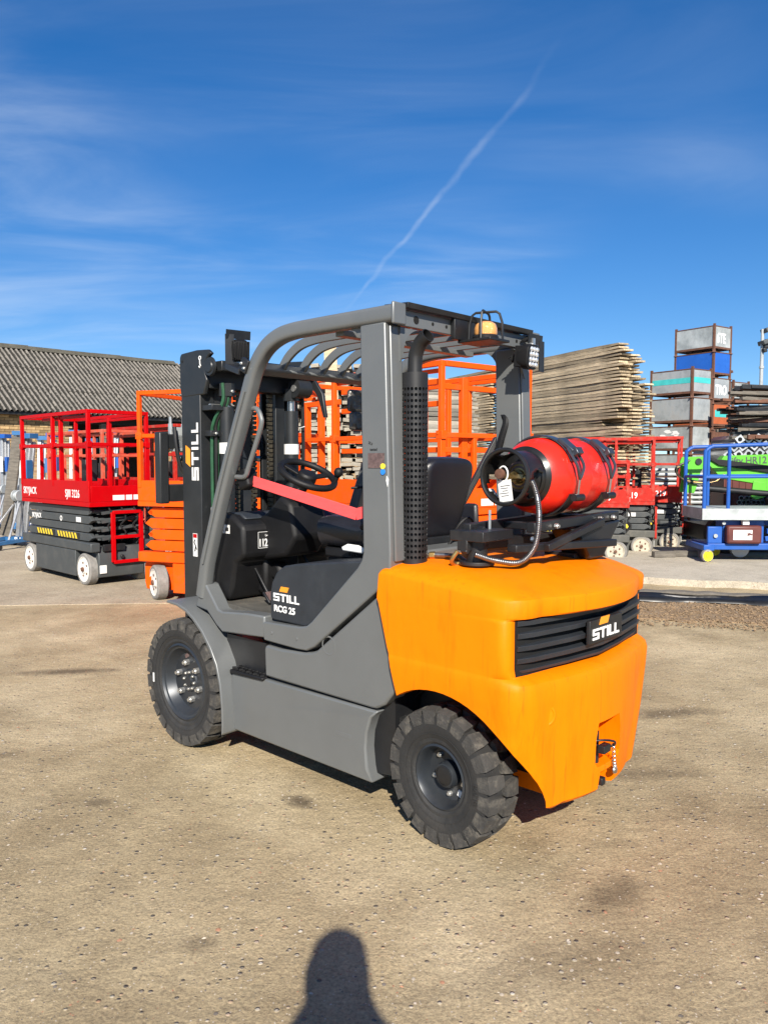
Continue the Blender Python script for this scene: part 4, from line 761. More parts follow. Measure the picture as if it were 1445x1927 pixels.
# carriage in front of the mast
b = MB(); b.box(2.10, 2.14, -.52, .40, 1.575, 1.66); b.box(2.10, 2.14, -.52, .40, 1.27, 1.37); ca = P(b, 'carriage_bar', 'mast_black', bevel=.006)
b = MB(); b.box(2.09, 2.15, .37, .43, 1.26, 1.67); P(b, 'carriage_post', 'mast_black', bevel=.008)
b = MB(); b.box(2.09, 2.15, -.54, -.48, 1.26, 1.67); P(b, 'carriage_post', 'mast_black', bevel=.008)
b = MB(); b.box(2.00, 2.10, .12, .18, 1.1, 1.65); b.box(2.00, 2.10, -.18, -.12, 1.1, 1.65); P(b, 'carriage_bracket', 'mast_black', bevel=.005)
b = MB(); b.cyl((2.10, .3, 1.52), (2.10, -.3, 1.52), .02, 12); P(b, 'shift_cylinder', 'steel')
for i in range(2):
    yy = .34 - .085 * i; b = MB(); b.tube([(2.12, yy, 1.66), (2.12, yy, 1.72), (2.12, yy, 1.722), (2.12, yy, 1.76)], [.014, .014, .009, .009], 8); P(b, 'hose_fitting', 'zinc')
    b = MB(); b.tube(smooth_path([(2.08, yy, 1.70), (2.06, yy, 1.58), (2.05, yy - .03, 1.45), (2.02, yy - .12, 1.35), (2.0, yy - .2, 1.32)], 5), .012, 8); P(b, 'carriage_hose', 'rubber_hose')
b = MB(); b.box(2.10, 2.15, .27, .33, 1.56, 1.70); P(b, 'hose_block', 'galv', bevel=.004)

# ---- exhaust
b = MB(); nr, nc = 30, 20; r_ = .052; cx_, cy_ = .2, .40; z0, z1 = 1.105, 1.80
vs, fs = [], []
dz = (z1 - z0) / nr
for i in range(nr):
    for j in range(nc):
        a_c = 2 * math.pi * (j + .5 + .5 * (i % 2) * 0) / nc; da = math.pi / nc; zc_ = z0 + (i + .5) * dz; o_ = len(vs)
        corners = [(a_c - da, zc_ - dz / 2), (a_c, zc_ - dz / 2), (a_c + da, zc_ - dz / 2), (a_c + da, zc_), (a_c + da, zc_ + dz / 2), (a_c, zc_ + dz / 2), (a_c - da, zc_ + dz / 2), (a_c - da, zc_)]
        ha, hz = .0061 / r_, .0072
        hole = [(a_c + ha * math.cos(t), zc_ + hz * math.sin(t)) for t in (R(-135 + 45 * q) for q in range(8))]
        hole2 = hole
        for a, z in corners: vs.append((cx_ + r_ * math.cos(a), cy_ + r_ * math.sin(a), z))
        for a, z in hole: vs.append((cx_ + r_ * math.cos(a), cy_ + r_ * math.sin(a), z))
        for a, z in hole2: vs.append((cx_ + (r_ - .003) * math.cos(a), cy_ + (r_ - .003) * math.sin(a), z))
        for q in range(8): t = (q + 1) % 8; fs += [(o_ + q, o_ + t, o_ + 8 + t, o_ + 8 + q), (o_ + 8 + q, o_ + 8 + t, o_ + 16 + t, o_ + 16 + q)]
b.add(vs, fs); b.lathe([(r_, -.065), (r_, 0)], (cx_, cy_, z0), (0, 0, 1), 40); b.lathe([(r_, 0), (r_, .055), (r_ - .003, .055), (r_ - .003, 0)], (cx_, cy_, z1), (0, 0, 1), 40)
P(b, 'exhaust_heat_shield', 'exhaust_black', smooth=50)
b = MB(); b.cyl((cx_, cy_, 1.05), (cx_, cy_, 1.84), .034, 18); P(b, 'exhaust_pipe', 'exhaust_black')
b = MB(); pth = smooth_path([(cx_, cy_, 1.80), (cx_, cy_, 1.90), (cx_ - .008, cy_, 1.94), (cx_ - .032, cy_ + .001, 1.975), (cx_ - .07, cy_ + .003, 1.998)], 5); b.tube(pth, .029, 18, caps=False); b.tube(pth[::-1], .026, 18, caps=False)
d_ = (pth[-1] - pth[-2]).normalized(); b.lathe([(.029, 0), (.026, 0)], pth[-1], d_, 18); P(b, 'exhaust_elbow', 'exhaust_black', smooth=50)
b = MB(); b.box(cx_ - .065, cx_ + .065, cy_ - .065, cy_ + .062, 1.038, 1.05); P(b, 'exhaust_flange', 'truck_black', bevel=.003)

# ---- gas bottle bracket and hose (part of the truck)
BX, BZ = -.10, 1.44
b = MB(); b.bar((BX + .10, .32, 1.235), (BX + .10, -.47, 1.255), .04, .04); b.bar((BX - .12, .20, 1.245), (BX - .12, -.50, 1.26), .04, .04); P(b, 'cradle_rail', 'truck_black', bevel=.004)
b = MB(); b.box(BX - .12, BX + .12, -.42, -.36, 1.235, 1.262); P(b, 'cradle_cross', 'truck_black', bevel=.003); b = MB(); b.box(BX - .12, BX + .12, .03, .09, 1.225, 1.252); P(b, 'cradle_cross', 'truck_black', bevel=.003)
b = MB(); b.prism([(-.50, 1.24), (-.10, 1.22), (-.16, 1.16), (-.22, 1.085), (-.34, 1.085)], BX - .15, BX - .02, 'yz'); P(b, 'cradle_pedestal', 'truck_black', bevel=.008)
b = MB(); b.bar((BX + .06, .40, 1.18), (BX + .02, -.30, 1.165), .05, .045); b.bar((BX - .10, .30, 1.17), (BX - .20, -.32, 1.155), .05, .03); b.bar((BX - .16, .15, 1.165), (BX - .16, -.30, 1.245), .03, .03); b.bar((BX + .05, .28, 1.24), (BX + .05, .40, 1.15), .03, .02); P(b, 'swing_arm', 'truck_black', bevel=.004)
b = MB(); b.cyl((BX + .04, .33, 1.09), (BX + .04, .33, 1.215), .042, 18); b.cyl((BX + .04, .33, 1.10), (BX + .04, .33, 1.115), .07, 18); b.box(BX - .04, BX + .12, .20, .40, 1.195, 1.235); P(b, 'swing_pivot', 'truck_black', bevel=.003)
b = MB(); b.cyl((BX + .04, .33, 1.215), (BX + .04, .33, 1.222), .036, 18); P(b, 'pivot_cap', 'zinc')
b = MB(); b.cyl((BX + .03, .26, 1.19), (BX + .03, .26, 1.31), .006, 8); P(b, 'pivot_bolt', 'zinc')
b = MB(); b.box(BX - .10, BX + .05, -.40, -.18, 1.085, 1.11); P(b, 'cradle_foot', 'truck_black', bevel=.003)
for p_ in ((BX - .145, .06, 1.245), (BX - .145, -.30, 1.255), (BX - .12, .19, 1.20), (BX - .145, -.42, 1.255)):
    b = MB(); bolt(b, p_, (-1, 0, 0), .011, .012); P(b, 'cradle_bolt', 'zinc')
for yb in (-.065, -.335):     # band clamps with toggle latches
    Rb = .166; b = MB()
    def strap_arc(a0, a1, wd=.055): return [(BX + Rb * math.cos(R(a)), yb, BZ + Rb * math.sin(R(a))) for a in [a0 + (a1 - a0) * i / 16 for i in range(17)]]
    b.sweep(strap_arc(20, 150), RECT(.055, .006), up=(0, 1, 0)) if False else None
    pa = strap_arc(10, 158); n = len(pa); vs = []
    for x, y, z in pa:
        k_ = 1 + .006 / Rb
        vs += [(x, y - .0275, z), (x, y + .0275, z), (BX + (x - BX) * k_, y + .0275, BZ + (z - BZ) * k_), (BX + (x - BX) * k_, y - .0275, BZ + (z - BZ) * k_)]
    b.add(vs, [(i * 4 + q, i * 4 + (q + 1) % 4, i * 4 + 4 + (q + 1) % 4, i * 4 + 4 + q) for i in range(n - 1) for q in range(4)] + [(0, 1, 2, 3), (n * 4 - 4, n * 4 - 3, n * 4 - 2, n * 4 - 1)])
    cl_ = P(b, 'bottle_clamp', 'clamp', smooth=40)
    b = MB(); pa = strap_arc(205, 280); n = len(pa); vs = []
    for x, y, z in pa: vs += [(x, y - .0275, z), (x, y + .0275, z), (BX + (x - BX) * 1.04, y + .0275, BZ + (z - BZ) * 1.04), (BX + (x - BX) * 1.04, y - .0275, BZ + (z - BZ) * 1.04)]
    b.add(vs, [(i * 4 + q, i * 4 + (q + 1) % 4, i * 4 + 4 + (q + 1) % 4, i * 4 + 4 + q) for i in range(n - 1) for q in range(4)] + [(0, 1, 2, 3), (n * 4 - 4, n * 4 - 3, n * 4 - 2, n * 4 - 1)])
    P(b, 'clamp_band', 'truck_black', parent=cl_, smooth=40)
    xl = BX - Rb
    b = MB(); b.obox((BX - .128, yb, BZ + .128), .085, .058, .016, (0, R(-38), 0)); b.obox((BX - .165, yb, BZ + .10), .03, .05, .035, (0, R(-60), 0)); P(b, 'toggle_plate', 'clamp', parent=cl_, bevel=.003)
    b = MB()
    for s_ in (-1, 1): b.tube(smooth_path([(BX - .14, yb + s_ * .030, BZ + .115), (xl - .016, yb + s_ * .028, BZ + .05), (xl - .018, yb + s_ * .012, BZ + .008), (xl - .016, yb, BZ - .01)], 4), .0062, 8)
    P(b, 'toggle_fork', 'clamp', parent=cl_)
    b = MB(); b.cyl((xl - .016, yb, BZ + .0), (xl - .006, yb, BZ - .085), .0055, 8); P(b, 'toggle_rod', 'steel', parent=cl_)
    b = MB(); b.cyl((xl - .006, yb + .03, BZ - .085), (xl - .006, yb - .04, BZ - .085), .015, 12); P(b, 'toggle_pivot', 'truck_black', parent=cl_)
GB = empty('gas_bottle', (0, 0, 0), 0, 'red gas bottle with black collar lying in the cradle at the back', 'gas bottle'); GB.location = FK.location; GB.rotation_euler = FK.rotation_euler
def G(b, n, m, bevel=0, smooth=35, parent=None): return b.build(n, m, parent or GB, smooth=smooth, bevel=bevel)
rr = .1605
prof = [(0, .095), (.06, .09), (.105, .07), (.135, .04), (.152, .005), (rr - .001, -.04), (rr, -.06), (rr + .0015, -.066), (rr, -.072), (rr, -.20), (rr + .0015, -.206), (rr, -.212), (rr, -.39), (rr - .002, -.42), (.15, -.46), (.125, -.495), (.09, -.515), (0, -.525)]
b = MB(); b.lathe(prof, (BX, 0, BZ), (0, 1, 0), 56); body = G(b, 'bottle_body', 'gas_red', smooth=60)
b = MB(); b.lathe([(.058, .094), (.09, .083), (.112, .066), (.123, .055), (.1245, .0555), (.113, .0675), (.09, .0855), (.058, .0965)], (BX, 0, BZ), (0, 1, 0), 56); G(b, 'black_shoulder', 'collar_black', smooth=60)
# collar: cylinder wall with hand holes
b = MB(); cr = .108; segs = 72; y0_, y1_ = .055, .205; rows = 7
def hole_here(a, t):
    for hc, hw in ((200, 34), (335, 30), (80, 26)):
        d_ = abs((a - hc + 180) % 360 - 180)
        if d_ < hw and abs(t - .52) < .27 * math.sqrt(max(0, 1 - (d_ / hw) ** 2)) + .02: return True
    return False
vs = []; fs = []
for i in range(segs):
    for j in range(rows + 1):
        t = j / rows; a = R(360 * i / segs)
        vs.append((BX + cr * math.cos(a), y0_ + (y1_ - y0_) * t, BZ + cr * math.sin(a)))
for i in range(segs):
    for j in range(rows):
        if not hole_here(360 * (i + .5) / segs, (j + .5) / rows):
            a_, b_ = i * (rows + 1) + j, ((i + 1) % segs) * (rows + 1) + j; fs.append((a_, a_ + 1, b_ + 1, b_))
b.add(vs, fs); co = G(b, 'collar', 'collar_black', smooth=50); md = co.modifiers.new('s', 'SOLIDIFY'); md.thickness = .004
b = MB(); b.tube([(BX + cr * math.cos(t), y1_, BZ + cr * math.sin(t)) for t in (2 * math.pi * i / 56 for i in range(56))], .009, 8, closed=True); G(b, 'collar_rim', 'collar_black')
b = MB(); b.lathe([(.058, .09), (.058, .100), (.05, .104), (.03, .106), (.03, .12), (.022, .125), (.022, .14), (0, .14)], (BX, 0, BZ), (0, 1, 0), 28); va = G(b, 'valve_seat', 'brass')
b = MB(); b.lathe([(.062, .097), (.062, .1005), (.036, .1065), (.036, .103)], (BX, 0, BZ), (0, 1, 0), 28); G(b, 'valve_ring', 'sticker_brown')
b = MB(); b.cyl((BX, .13, BZ), (BX, .165, BZ), .013, 12); b.cyl((BX + .03, .155, BZ), (BX - .075, .155, BZ - .004), .0115, 12); b.cyl((BX - .035, .155, BZ), (BX - .06, .155, BZ - .002), .016, 6); G(b, 'valve', 'brass')
b = MB(); b.lathe([(.0, .0), (.019, .002), (.022, .012), (.019, .022), (0, .024)], (BX + .015, .202, BZ + .012), (0, 1, 0), 16); G(b, 'valve_wheel', 'rust')
b = MB(); b.obox((BX + .0, .198, BZ - .055), .062, .003, .085, (0, R(8), 0)); tg_ = G(b, 'paper_tag', 'label_white')
b = MB(); b.tube([(BX + .012 + .022 * math.cos(t), .197, BZ + .012 + .03 * math.sin(t)) for t in (2 * math.pi * i / 20 for i in range(20))], .0035, 6, closed=True); G(b, 'tag_loop', 'label_white')
b = MB(); b.obox((BX + .085, .16, BZ - .066), .003, .035, .04, (0, R(38), 0)); G(b, 'collar_label', 'label_white')
b = MB()
for i in range(5): b.obox((BX + .004 * (i % 2), .2003, BZ - .035 - .010 * i), .045 - .01 * (i % 3), .0006, .0022, (0, R(8), 0))
G(b, 'tag_print', 'hole', parent=tg_)
# braided gas hose: valve -> hangs in a loop over the hood -> pipe fitting
hp_ = smooth_path([(BX - .075, .155, BZ - .004), (BX - .105, .16, BZ - .03), (BX - .135, .17, BZ - .11), (BX - .145, .185, BZ - .2), (BX - .14, .21, BZ - .275), (BX - .11, .26, BZ - .325), (BX - .05, .34, BZ - .315), (BX + .0, .40, BZ - .29)], 9)
b = MB(); L_ = 0; fine = []
for i in range(len(hp_) - 1):
    for q in range(4): fine.append(hp_[i].lerp(hp_[i + 1], q / 4))
b.tube(fine, [.0105 + (.0016 if i % 3 == 0 else 0) for i in range(len(fine))], 10); P(b, 'gas_hose', 'hose_steel', smooth=60)
b = MB(); b.tube(smooth_path([(BX + .06, .36, 1.105), (.05, .30, 1.115), (.11, .28, 1.115), (.18, .31, 1.115), (.22, .33, 1.11)], 6), .011, 10); P(b, 'gas_hose', 'hose_steel')
b = MB(); b.cyl((.05, .30, 1.115), (.075, .292, 1.115), .016, 6); b.cyl((.17, .306, 1.115), (.19, .315, 1.113), .016, 6); P(b, 'hose_union', 'brass')
b = MB(); b.tube(smooth_path([(-.02, .40, 1.155), (.0, .41, 1.12), (.01, .38, 1.10), (-.02, .34, 1.105)], 5), .009, 8); P(b, 'copper_elbow', 'brass')
b = MB(); b.tube(smooth_path([(.30, .05, 1.13), (.26, .03, 1.22), (.24, -.02, 1.25), (.25, -.07, 1.2), (.28, -.09, 1.13)], 5), .006, 6); P(b, 'lifting_loop', 'truck_black')
# ------------------------------------------------------------------ scissor lifts
def lift_wheel(b, r, w_): b.lathe([(0, -w_ / 2), (r * .9, -w_ / 2), (r, -w_ / 2 + .015), (r, w_ / 2 - .015), (r * .93, w_ / 2), (r * .80, w_ / 2), (r * .79, w_ / 2 - .004)], n=36)
def scissor_lift(name, label, near, a, L, W, pm, cm, am, ztop, zmid, z1, z0, wr=.19, posts=3, ladder=True, title=None, side=None, grp='parked scissor lifts', stripes=True, steer=0., chz=(.10, .47), wheelm='white_wheel', extras=True):
    """near = ground point of the corner nearest the camera, a = direction of the long side leading away from it"""
    a = V((a[0], a[1], 0)).normalized(); ex = -a; ey = V((-ex.y, ex.x, 0)); c0 = V((near[0], near[1], 0)) + a * (L / 2) + ey * (W / 2)
    t = empty(name, c0, math.atan2(ex.y, ex.x), label, 'scissor lift', grp)
    h, w2 = L / 2, W / 2
    Q = lambda b, n, m, bevel=.004, parent=None, smooth=35: b.build(n, m, parent or t, bevel=bevel, smooth=smooth)
    b = MB(); b.prism([(-h + .02, chz[0]), (-h, chz[0] + .08), (-h, chz[1] - .1), (-h + .05, chz[1]), (h - .05, chz[1]), (h, chz[1] - .1), (h, chz[0] + .08), (h - .02, chz[0])], -w2 + .10, w2 - .10); Q(b, 'chassis', cm, .01)
    for sd in (-1, 1):
        b = MB(); b.prism([(-h + 2.1 * wr + .03, chz[0] - .01), (-h + 2.1 * wr + .03, chz[1] - .06), (h - 2.1 * wr - .03, chz[1] - .06), (h - 2.1 * wr - .03, chz[0] - .01)], sd * (w2 - .10), sd * (w2 - .005)); Q(b, 'side_tray', cm, .008)
        b = MB(); b.box(-h - .01, h + .01, sd * (w2 - .12), sd * (w2 - .0), chz[1] - .055, chz[1] + .055); Q(b, 'chassis_rail', cm, .012)
        for ex_ in (-1, 1):
            b = MB(); lift_wheel(b, wr, .125); wo_ = Q(b, 'wheel', 'grey_tread', 0); wo_.location = (ex_ * (h - wr - .02), sd * (w2 - .065), wr); wo_.rotation_euler = (0, 0, (0 if sd > 0 else math.pi) + (steer if ex_ * 1 < 0 else 0))
            b = MB(); b.lathe([(wr * .80, .0605), (wr * .76, .062), (wr * .70, .050), (wr * .25, .050), (wr * .23, .062), (0, .064)], n=32); b.cur = 0; Q(b, 'rim', wheelm, 0, wo_)
            b = MB(); b.lathe([(wr * .15, .064), (wr * .13, .085), (0, .088)], n=10); [b.cyl((wr * .42 * math.cos(a_), .0495, wr * .42 * math.sin(a_)), (wr * .42 * math.cos(a_), .056, wr * .42 * math.sin(a_)), .014, 6) for a_ in (k_ * 1.2566 for k_ in range(5))]; Q(b, 'hub', 'rust', 0, wo_)
    n = 4; zb = chz[1] + .06; zt = z0 - .01; hh = (zt - zb) / n
    for i in range(n):
        ins = .03 + .03 * (i % 2)
        for sd in (-1, 1):
            b = MB(); za, zc_ = zb + i * hh + .006, zb + (i + 1) * hh - .004; x_ = h - ins - .02
            b.prism([(-x_ + .10, za), (-x_, (za + zc_) / 2), (-x_ + .07, zc_), (x_ - .07, zc_), (x_, (za + zc_) / 2), (x_ - .10, za)], sd * (w2 - .05 - .01 * (i % 2)), sd * (w2 - .10)); Q(b, 'scissor_arm', am, .006)
            b = MB(); b.prism([(-x_ + .2, za + .01), (-x_ + .08, zc_ - .01), (x_ - .12, zc_ - .01), (x_ - .02, za + .01)], sd * (w2 - .14), sd * (w2 - .18)); Q(b, 'inner_arm', am, .006)
        for sx in (-1, 1):
            b = MB(); b.cyl((sx * (h - .12), -w2 + .06, zb + (i + .5) * hh), (sx * (h - .12), w2 - .06, zb + (i + .5) * hh), .024, 10); b.bar((sx * (h - .06), -w2 * .55, zb + (i + .3) * hh), (sx * (h - .06), w2 * .55, zb + (i + .7) * hh), .03, .035); Q(b, 'cross_tube', am, 0)
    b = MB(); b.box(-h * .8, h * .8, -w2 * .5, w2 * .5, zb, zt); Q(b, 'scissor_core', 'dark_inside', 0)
    # platform: floor, toe boards, rails
    b = MB(); b.box(-h, h, -w2, w2, z0, z0 + .055); Q(b, 'platform_deck', pm)
    for sd in (-1, 1): b = MB(); b.box(-h + .004, h - .004, sd * w2, sd * (w2 - .022), z0 + .057, z1); Q(b, 'toe_board', pm)
    for sx in (-1, 1): b = MB(); b.box(sx * h, sx * (h - .022), -w2 + .024, w2 - .024, z0 + .057, z1 - .06); Q(b, 'toe_board', pm)
    for sd in (-1, 1):
        y_ = sd * (w2 - .022)
        for z_, d_ in ((ztop, .045), (zmid, .04)): b = MB(); b.bar((-h + .01, y_, z_), (h - .01, y_, z_), d_, d_); Q(b, 'guard_rail', pm)
        for i in range(posts):
            x_ = -h + .03 + (L - .06) * i / (posts - 1); b = MB(); b.bar((x_, y_, z1 - .08), (x_, y_, zmid - .02), .055, .045); b.bar((x_ + (.0 if i % 2 else .0), y_, zmid + .02), (x_, y_, ztop - .02), .045, .04); Q(b, 'rail_post', pm)
            b = MB(); b.obox((x_, y_, zmid), .075, .06, .07); b.cyl((x_ - .012, y_ - .035, zmid + .01), (x_ - .012, y_ + .035, zmid + .01), .012, 8); Q(b, 'rail_hinge', pm, .003)
        if extras: x_ = h * .12; b = MB(); b.bar((x_, y_ - sd * .05, z1 - .08), (x_, y_ - sd * .05, ztop - .02), .05, .04); b.bar((-h * .4, y_ - sd * .05, ztop - .05), (h - .06, y_ - sd * .05, ztop - .05), .035, .035); Q(b, 'extension_rail', pm)
    for sx in (-1, 1):
        x_ = sx * (h - .022)
        for z_, d_ in ((ztop, .045), (zmid, .04)): b = MB(); b.bar((x_, -w2 + .045, z_), (x_, w2 - .045, z_), d_, d_); Q(b, 'guard_rail', pm)
        b = MB(); b.bar((x_, -w2 * .3, z1 - .1), (x_, -w2 * .3, zmid - .02), .04, .035); Q(b, 'rail_post', pm)
    for k in range(3):
        b = MB(); yk = -w2 * .35 + k * .16; b.tube(smooth_path([(h - .05, yk, zb), (h + .015, yk + .03, zb + hh), (h - .02, yk - .02, zb + 1.8 * hh), (h + .02, yk + .03, zb + 2.7 * hh), (h - .04, yk, zt)], 4), .011, 6); Q(b, 'control_cable', 'rubber_hose', 0)
    if ladder:
        b = MB(); xl = h + .03; ya, yb_ = -w2 * .30, w2 * .62; za, zc_ = .28, zb + 3.4 * hh
        for y_ in (ya, yb_): b.bar((xl, y_, za), (xl, y_, zc_), .05, .035)
        for z_ in (za, (za + zc_) / 2, zc_): b.bar((xl, ya, z_), (xl, yb_, z_), .04, .04)
        Q(b, 'ladder', pm)
        b = MB(); b.box(h - .001, h + .006, -w2 * .72, -w2 * .5, .15, .25); Q(b, 'number_plate', 'label_white')
        b = MB(); b.box(h - .02, h + .02, -w2 * .6, w2 * .1, .42, .5); b.cyl((h, 0, .34), (h + .03, 0, .34), .025, 10); Q(b, 'control_box', 'truck_black')
    if stripes:
        for x0_, x1_ in ((-h * .62, -h * .08), (h * .0, h * .62)):
            z_ = zb + .02; b = MB(); b.box(x0_, x1_, -w2 + .047, -w2 + .044, z_, z_ + .07); so_ = Q(b, 'hazard_strip', 'hazard_black', 0); b = MB(); k = x0_
            while k + .09 < x1_: b.prism([(k + .04, z_), (k + .085, z_), (k + .045, z_ + .07), (k, z_ + .07)], -w2 + .0435, -w2 + .0415); k += .085
            Q(b, 'hazard_stripe', 'hazard_yellow', 0, so_)
    b = MB(); b.box(h * .55, h * .68, -w2 - .001, -w2 - .003, zb + 2.2 * hh, zb + 2.2 * hh + .06); b.xform(M.Translation((0, .045, 0))); Q(b, 'decal', 'label_white', 0)
    b = MB(); b.lathe([(.035, .001), (.035, .003), (.02, .003), (.02, .001)], (h * .12, -w2 + .048, zb + 2.4 * hh), (0, -1, 0), 18); Q(b, 'round_decal', 'label_white', 0)
    for y0_, y1_ in ((-.1, .05), (.07, .15), (.17, .23)): b = MB(); b.box(h + .001, h + .004, y0_, y1_, z0 + .075, z0 + .135); Q(b, 'capacity_decal', 'label_white', 0)
    b = MB(); b.obox((h * .2, 0, z1 + .12), .12, .16, .28); b.tube([(h * .2, 0, z1 + .2), (h * .2, .02, zmid - .08)], .02, 8); Q(b, 'platform_controls', 'truck_black', .01)
    zt_ = z0 + .075
    if title:
        text(title, (h - .06 - .085 * len(title) * .72, -w2 - .0005, zt_ + .03), (1, 0, 0), (0, 0, 1), .135, 'white_print', t, bold=.0012, sx=.82)
    if side:
        text(side, (-h + .08, -w2 - .0005, zt_ + .04), (1, 0, 0), (0, 0, 1), .13, 'white_print', t, bold=.0015, sx=.86)
        text(side, (-h * .78, -w2 + .047, zb + 2.15 * hh), (1, 0, 0), (0, 0, 1), .09, 'white_print', t, bold=.0012, sx=.86)
    return t
scissor_lift('scissor_lift', 'bright red scissor lift with dark grey scissor covers and white wheels', (-3.50, 9.12), (-.71, .70), 2.10, .79, 'lift_red', 'lift_grey', 'lift_grey', 2.10, 1.71, 1.27, .96, wr=.195, title='SJIII 3226', side='SKYJACK', posts=3)
scissor_lift('scissor_lift', 'orange scissor lift half hidden behind the forklift mast', (-.98, 7.72), (-.94, .34), 1.80, .9, 'lift_orange', 'lift_orange', 'lift_orange', 2.24, 1.78, 1.30, 1.02, wr=.19, steer=R(-38), posts=2, title=None, stripes=False)
lb = scissor_lift('scissor_lift', 'orange scissor lift seen through the forklift cab, with tall guard rails', (.47, 6.25), (-.63, .77), 2.3, 1.12, 'lift_orange', 'lift_grey', 'lift_orange', 2.30, 1.72, 1.335, 1.05, wr=.19, posts=4, stripes=False)
for y_, tx in ((.18, '841'), (.36, 'SWL'),):
    b = MB(); b.box(1.1505, 1.153, y_ - .07, y_ + .07, 1.19, 1.33); o = b.build('number_sign', 'label_white', lb)
    if tx == '841': text(tx, (1.1535, y_ - .055, 1.24), (0, 1, 0), (0, 0, 1), .07, 'lift_red', o, bold=.002)
b = MB()
for i, (x_, z0_, z1_) in enumerate(((-.95, 1.30, 2.08), (-.70, 1.30, 2.08), (-.45, 1.30, 2.1))): b.bar((x_, -.46, z0_), (x_, -.46, z1_), .06, .04)
b.bar((-1.0, -.46, 2.08), (-.4, -.46, 2.08), .05, .05); b.build('entry_gate', 'lift_orange', lb, bevel=.004)
for y_, x_ in ((-.50, .86), (-.50, .62), (-.25, 1.08), (.42, 1.08)): b = MB(); b.bar((x_, y_, 1.2), (x_, y_, 2.2), .065, .05); b.build('rail_post', 'lift_orange', lb, bevel=.004)
for z_ in (2.16, 1.98, 1.60): b = MB(); b.bar((-.3, -.49, z_), (1.08, -.49, z_), .04, .045); b.build('extension_rail', 'lift_orange', lb, bevel=.004)
for z_ in (2.12, 1.60): b = MB(); b.bar((1.07, -.48, z_), (1.07, .5, z_), .04, .045); b.build('extension_rail', 'lift_orange', lb, bevel=.004)
b = MB(); b.prism([(.35, .80), (1.14, .80), (1.16, .98), (1.14, 1.04), (.35, 1.04)], -.40, .50); b.build('mast_housing', 'lift_orange', lb, bevel=.02)
b = MB(); b.cyl((1.15, -.2, .90), (1.15, .12, .90), .045, 14); b.build('hinge_pin', 'lift_orange', lb)
b = MB(); b.prism([(.62, 1.06), (1.13, 1.06), (1.13, 1.5), (.98, 1.5), (.80, 1.42)], -.555, -.535); b.build('side_plate', 'lift_orange', lb, bevel=.004)
scissor_lift('scissor_lift', 'old faded red scissor lift parked behind the bright red one on the left', (-4.35, 11.9), (-.71, .70), 2.1, .86, 'lift_red_faded', 'lift_grey_old', 'lift_grey', 1.98, 1.60, 1.22, .95, stripes=False)
scissor_lift('scissor_lift', 'old red scissor lift between the bright red lift and the shed opening', (-3.15, 11.6), (-.71, .70), 2.1, .86, 'lift_red_old', 'lift_grey_old', 'lift_grey', 2.05, 1.62, 1.25, .95, stripes=False)
scissor_lift('scissor_lift', 'worn red scissor lift with folded rails, right behind the gas bottle', (3.62, 11.32), (-.95, .30), 1.76, .80, 'lift_red_old', 'lift_grey_old', 'lift_grey', 1.50, 1.28, 1.09, .82, wr=.165, title='SJIII 3219', chz=(.09, .36), ladder=False, posts=5, wheelm='cream_wheel')
scissor_lift('scissor_lift', 'worn red scissor lift, second back from the gas bottle', (4.25, 12.05), (-.95, .30), 1.76, .80, 'lift_red_old', 'lift_grey_old', 'lift_grey', 1.86, 1.46, 1.09, .82, wr=.165, title='SJIII 3219', chz=(.09, .36), ladder=True, posts=4, wheelm='cream_wheel')
scissor_lift('scissor_lift', 'worn red scissor lift furthest back, beside the green boom', (4.95, 12.75), (-.95, .30), 1.76, .80, 'lift_red_old', 'lift_grey_old', 'lift_grey', 1.90, 1.46, 1.09, .82, wr=.165, title='SJIII 3219', chz=(.09, .36), ladder=True, posts=3, wheelm='cream_wheel')
for i, (x, y, a) in enumerate(((4.15, 11.35, 10), (4.5, 11.42, -8))):
    b = MB(); b.obox((0, 0, .045), .34, .1, .09); o = b.build('timber_block', 'timber_old', None, bevel=.008); o.location = (x, y, .085); o.rotation_euler = (0, 0, R(a)); tag(o, ('short timber block on the slab beside the red lift wheel', 'short timber block lying nearer the yellow castor')[i], 'timber')

# ------------------------------------------------------------------ blue push-around platform, right edge
bp_ = empty('work_platform', (4.46, 10.75, .085), R(-3), 'blue low-level work platform with grey deck and yellow castors', 'platform')
Q = lambda b, n, m, bevel=.004, parent=None: b.build(n, m, parent or bp_, bevel=bevel)
b = MB(); b.box(0, 2.2, 0, .85, .60, .76); Q(b, 'deck', 'galv_wall')
rail = smooth_path([(.03, .03, .76), (.03, .03, 1.50), (.05, .03, 1.58), (.13, .03, 1.63), (.3, .03, 1.64), (2.1, .03, 1.70)], 5)
for y_ in (.03, .82): b = MB(); b.tube([(p.x, y_, p.z) for p in rail], .027, 10); b.tube([(.03, y_, 1.20), (2.1, y_, 1.22)], .022, 10); b.tube([(.36, y_, .76), (.36, y_, 1.635)], .025, 10); Q(b, 'guard_rail', 'blue_paint', 0)
b = MB(); b.tube([(.03, .03, 1.20), (.03, .82, 1.20)], .022, 8); Q(b, 'guard_rail', 'blue_paint', 0)
b = MB(); b.box(.12, 2.2, .10, .75, .17, .26); b.box(.05, .2, .05, .8, .16, .24); Q(b, 'base_frame', 'blue_paint', .01)
b = MB(); b.box(.12, .32, .10, .16, .26, .50); b.box(.35, .92, .16, .45, .26, .59); Q(b, 'power_unit', 'blue_paint', .012)
b = MB(); b.box(.95, 2.2, .12, .18, .40, .47); b.bar((.95, .2, .32), (2.2, .2, .55), .05, .07); b.bar((.95, .6, .55), (2.2, .6, .32), .05, .07); Q(b, 'scissor_arm', 'blue_paint', .004)
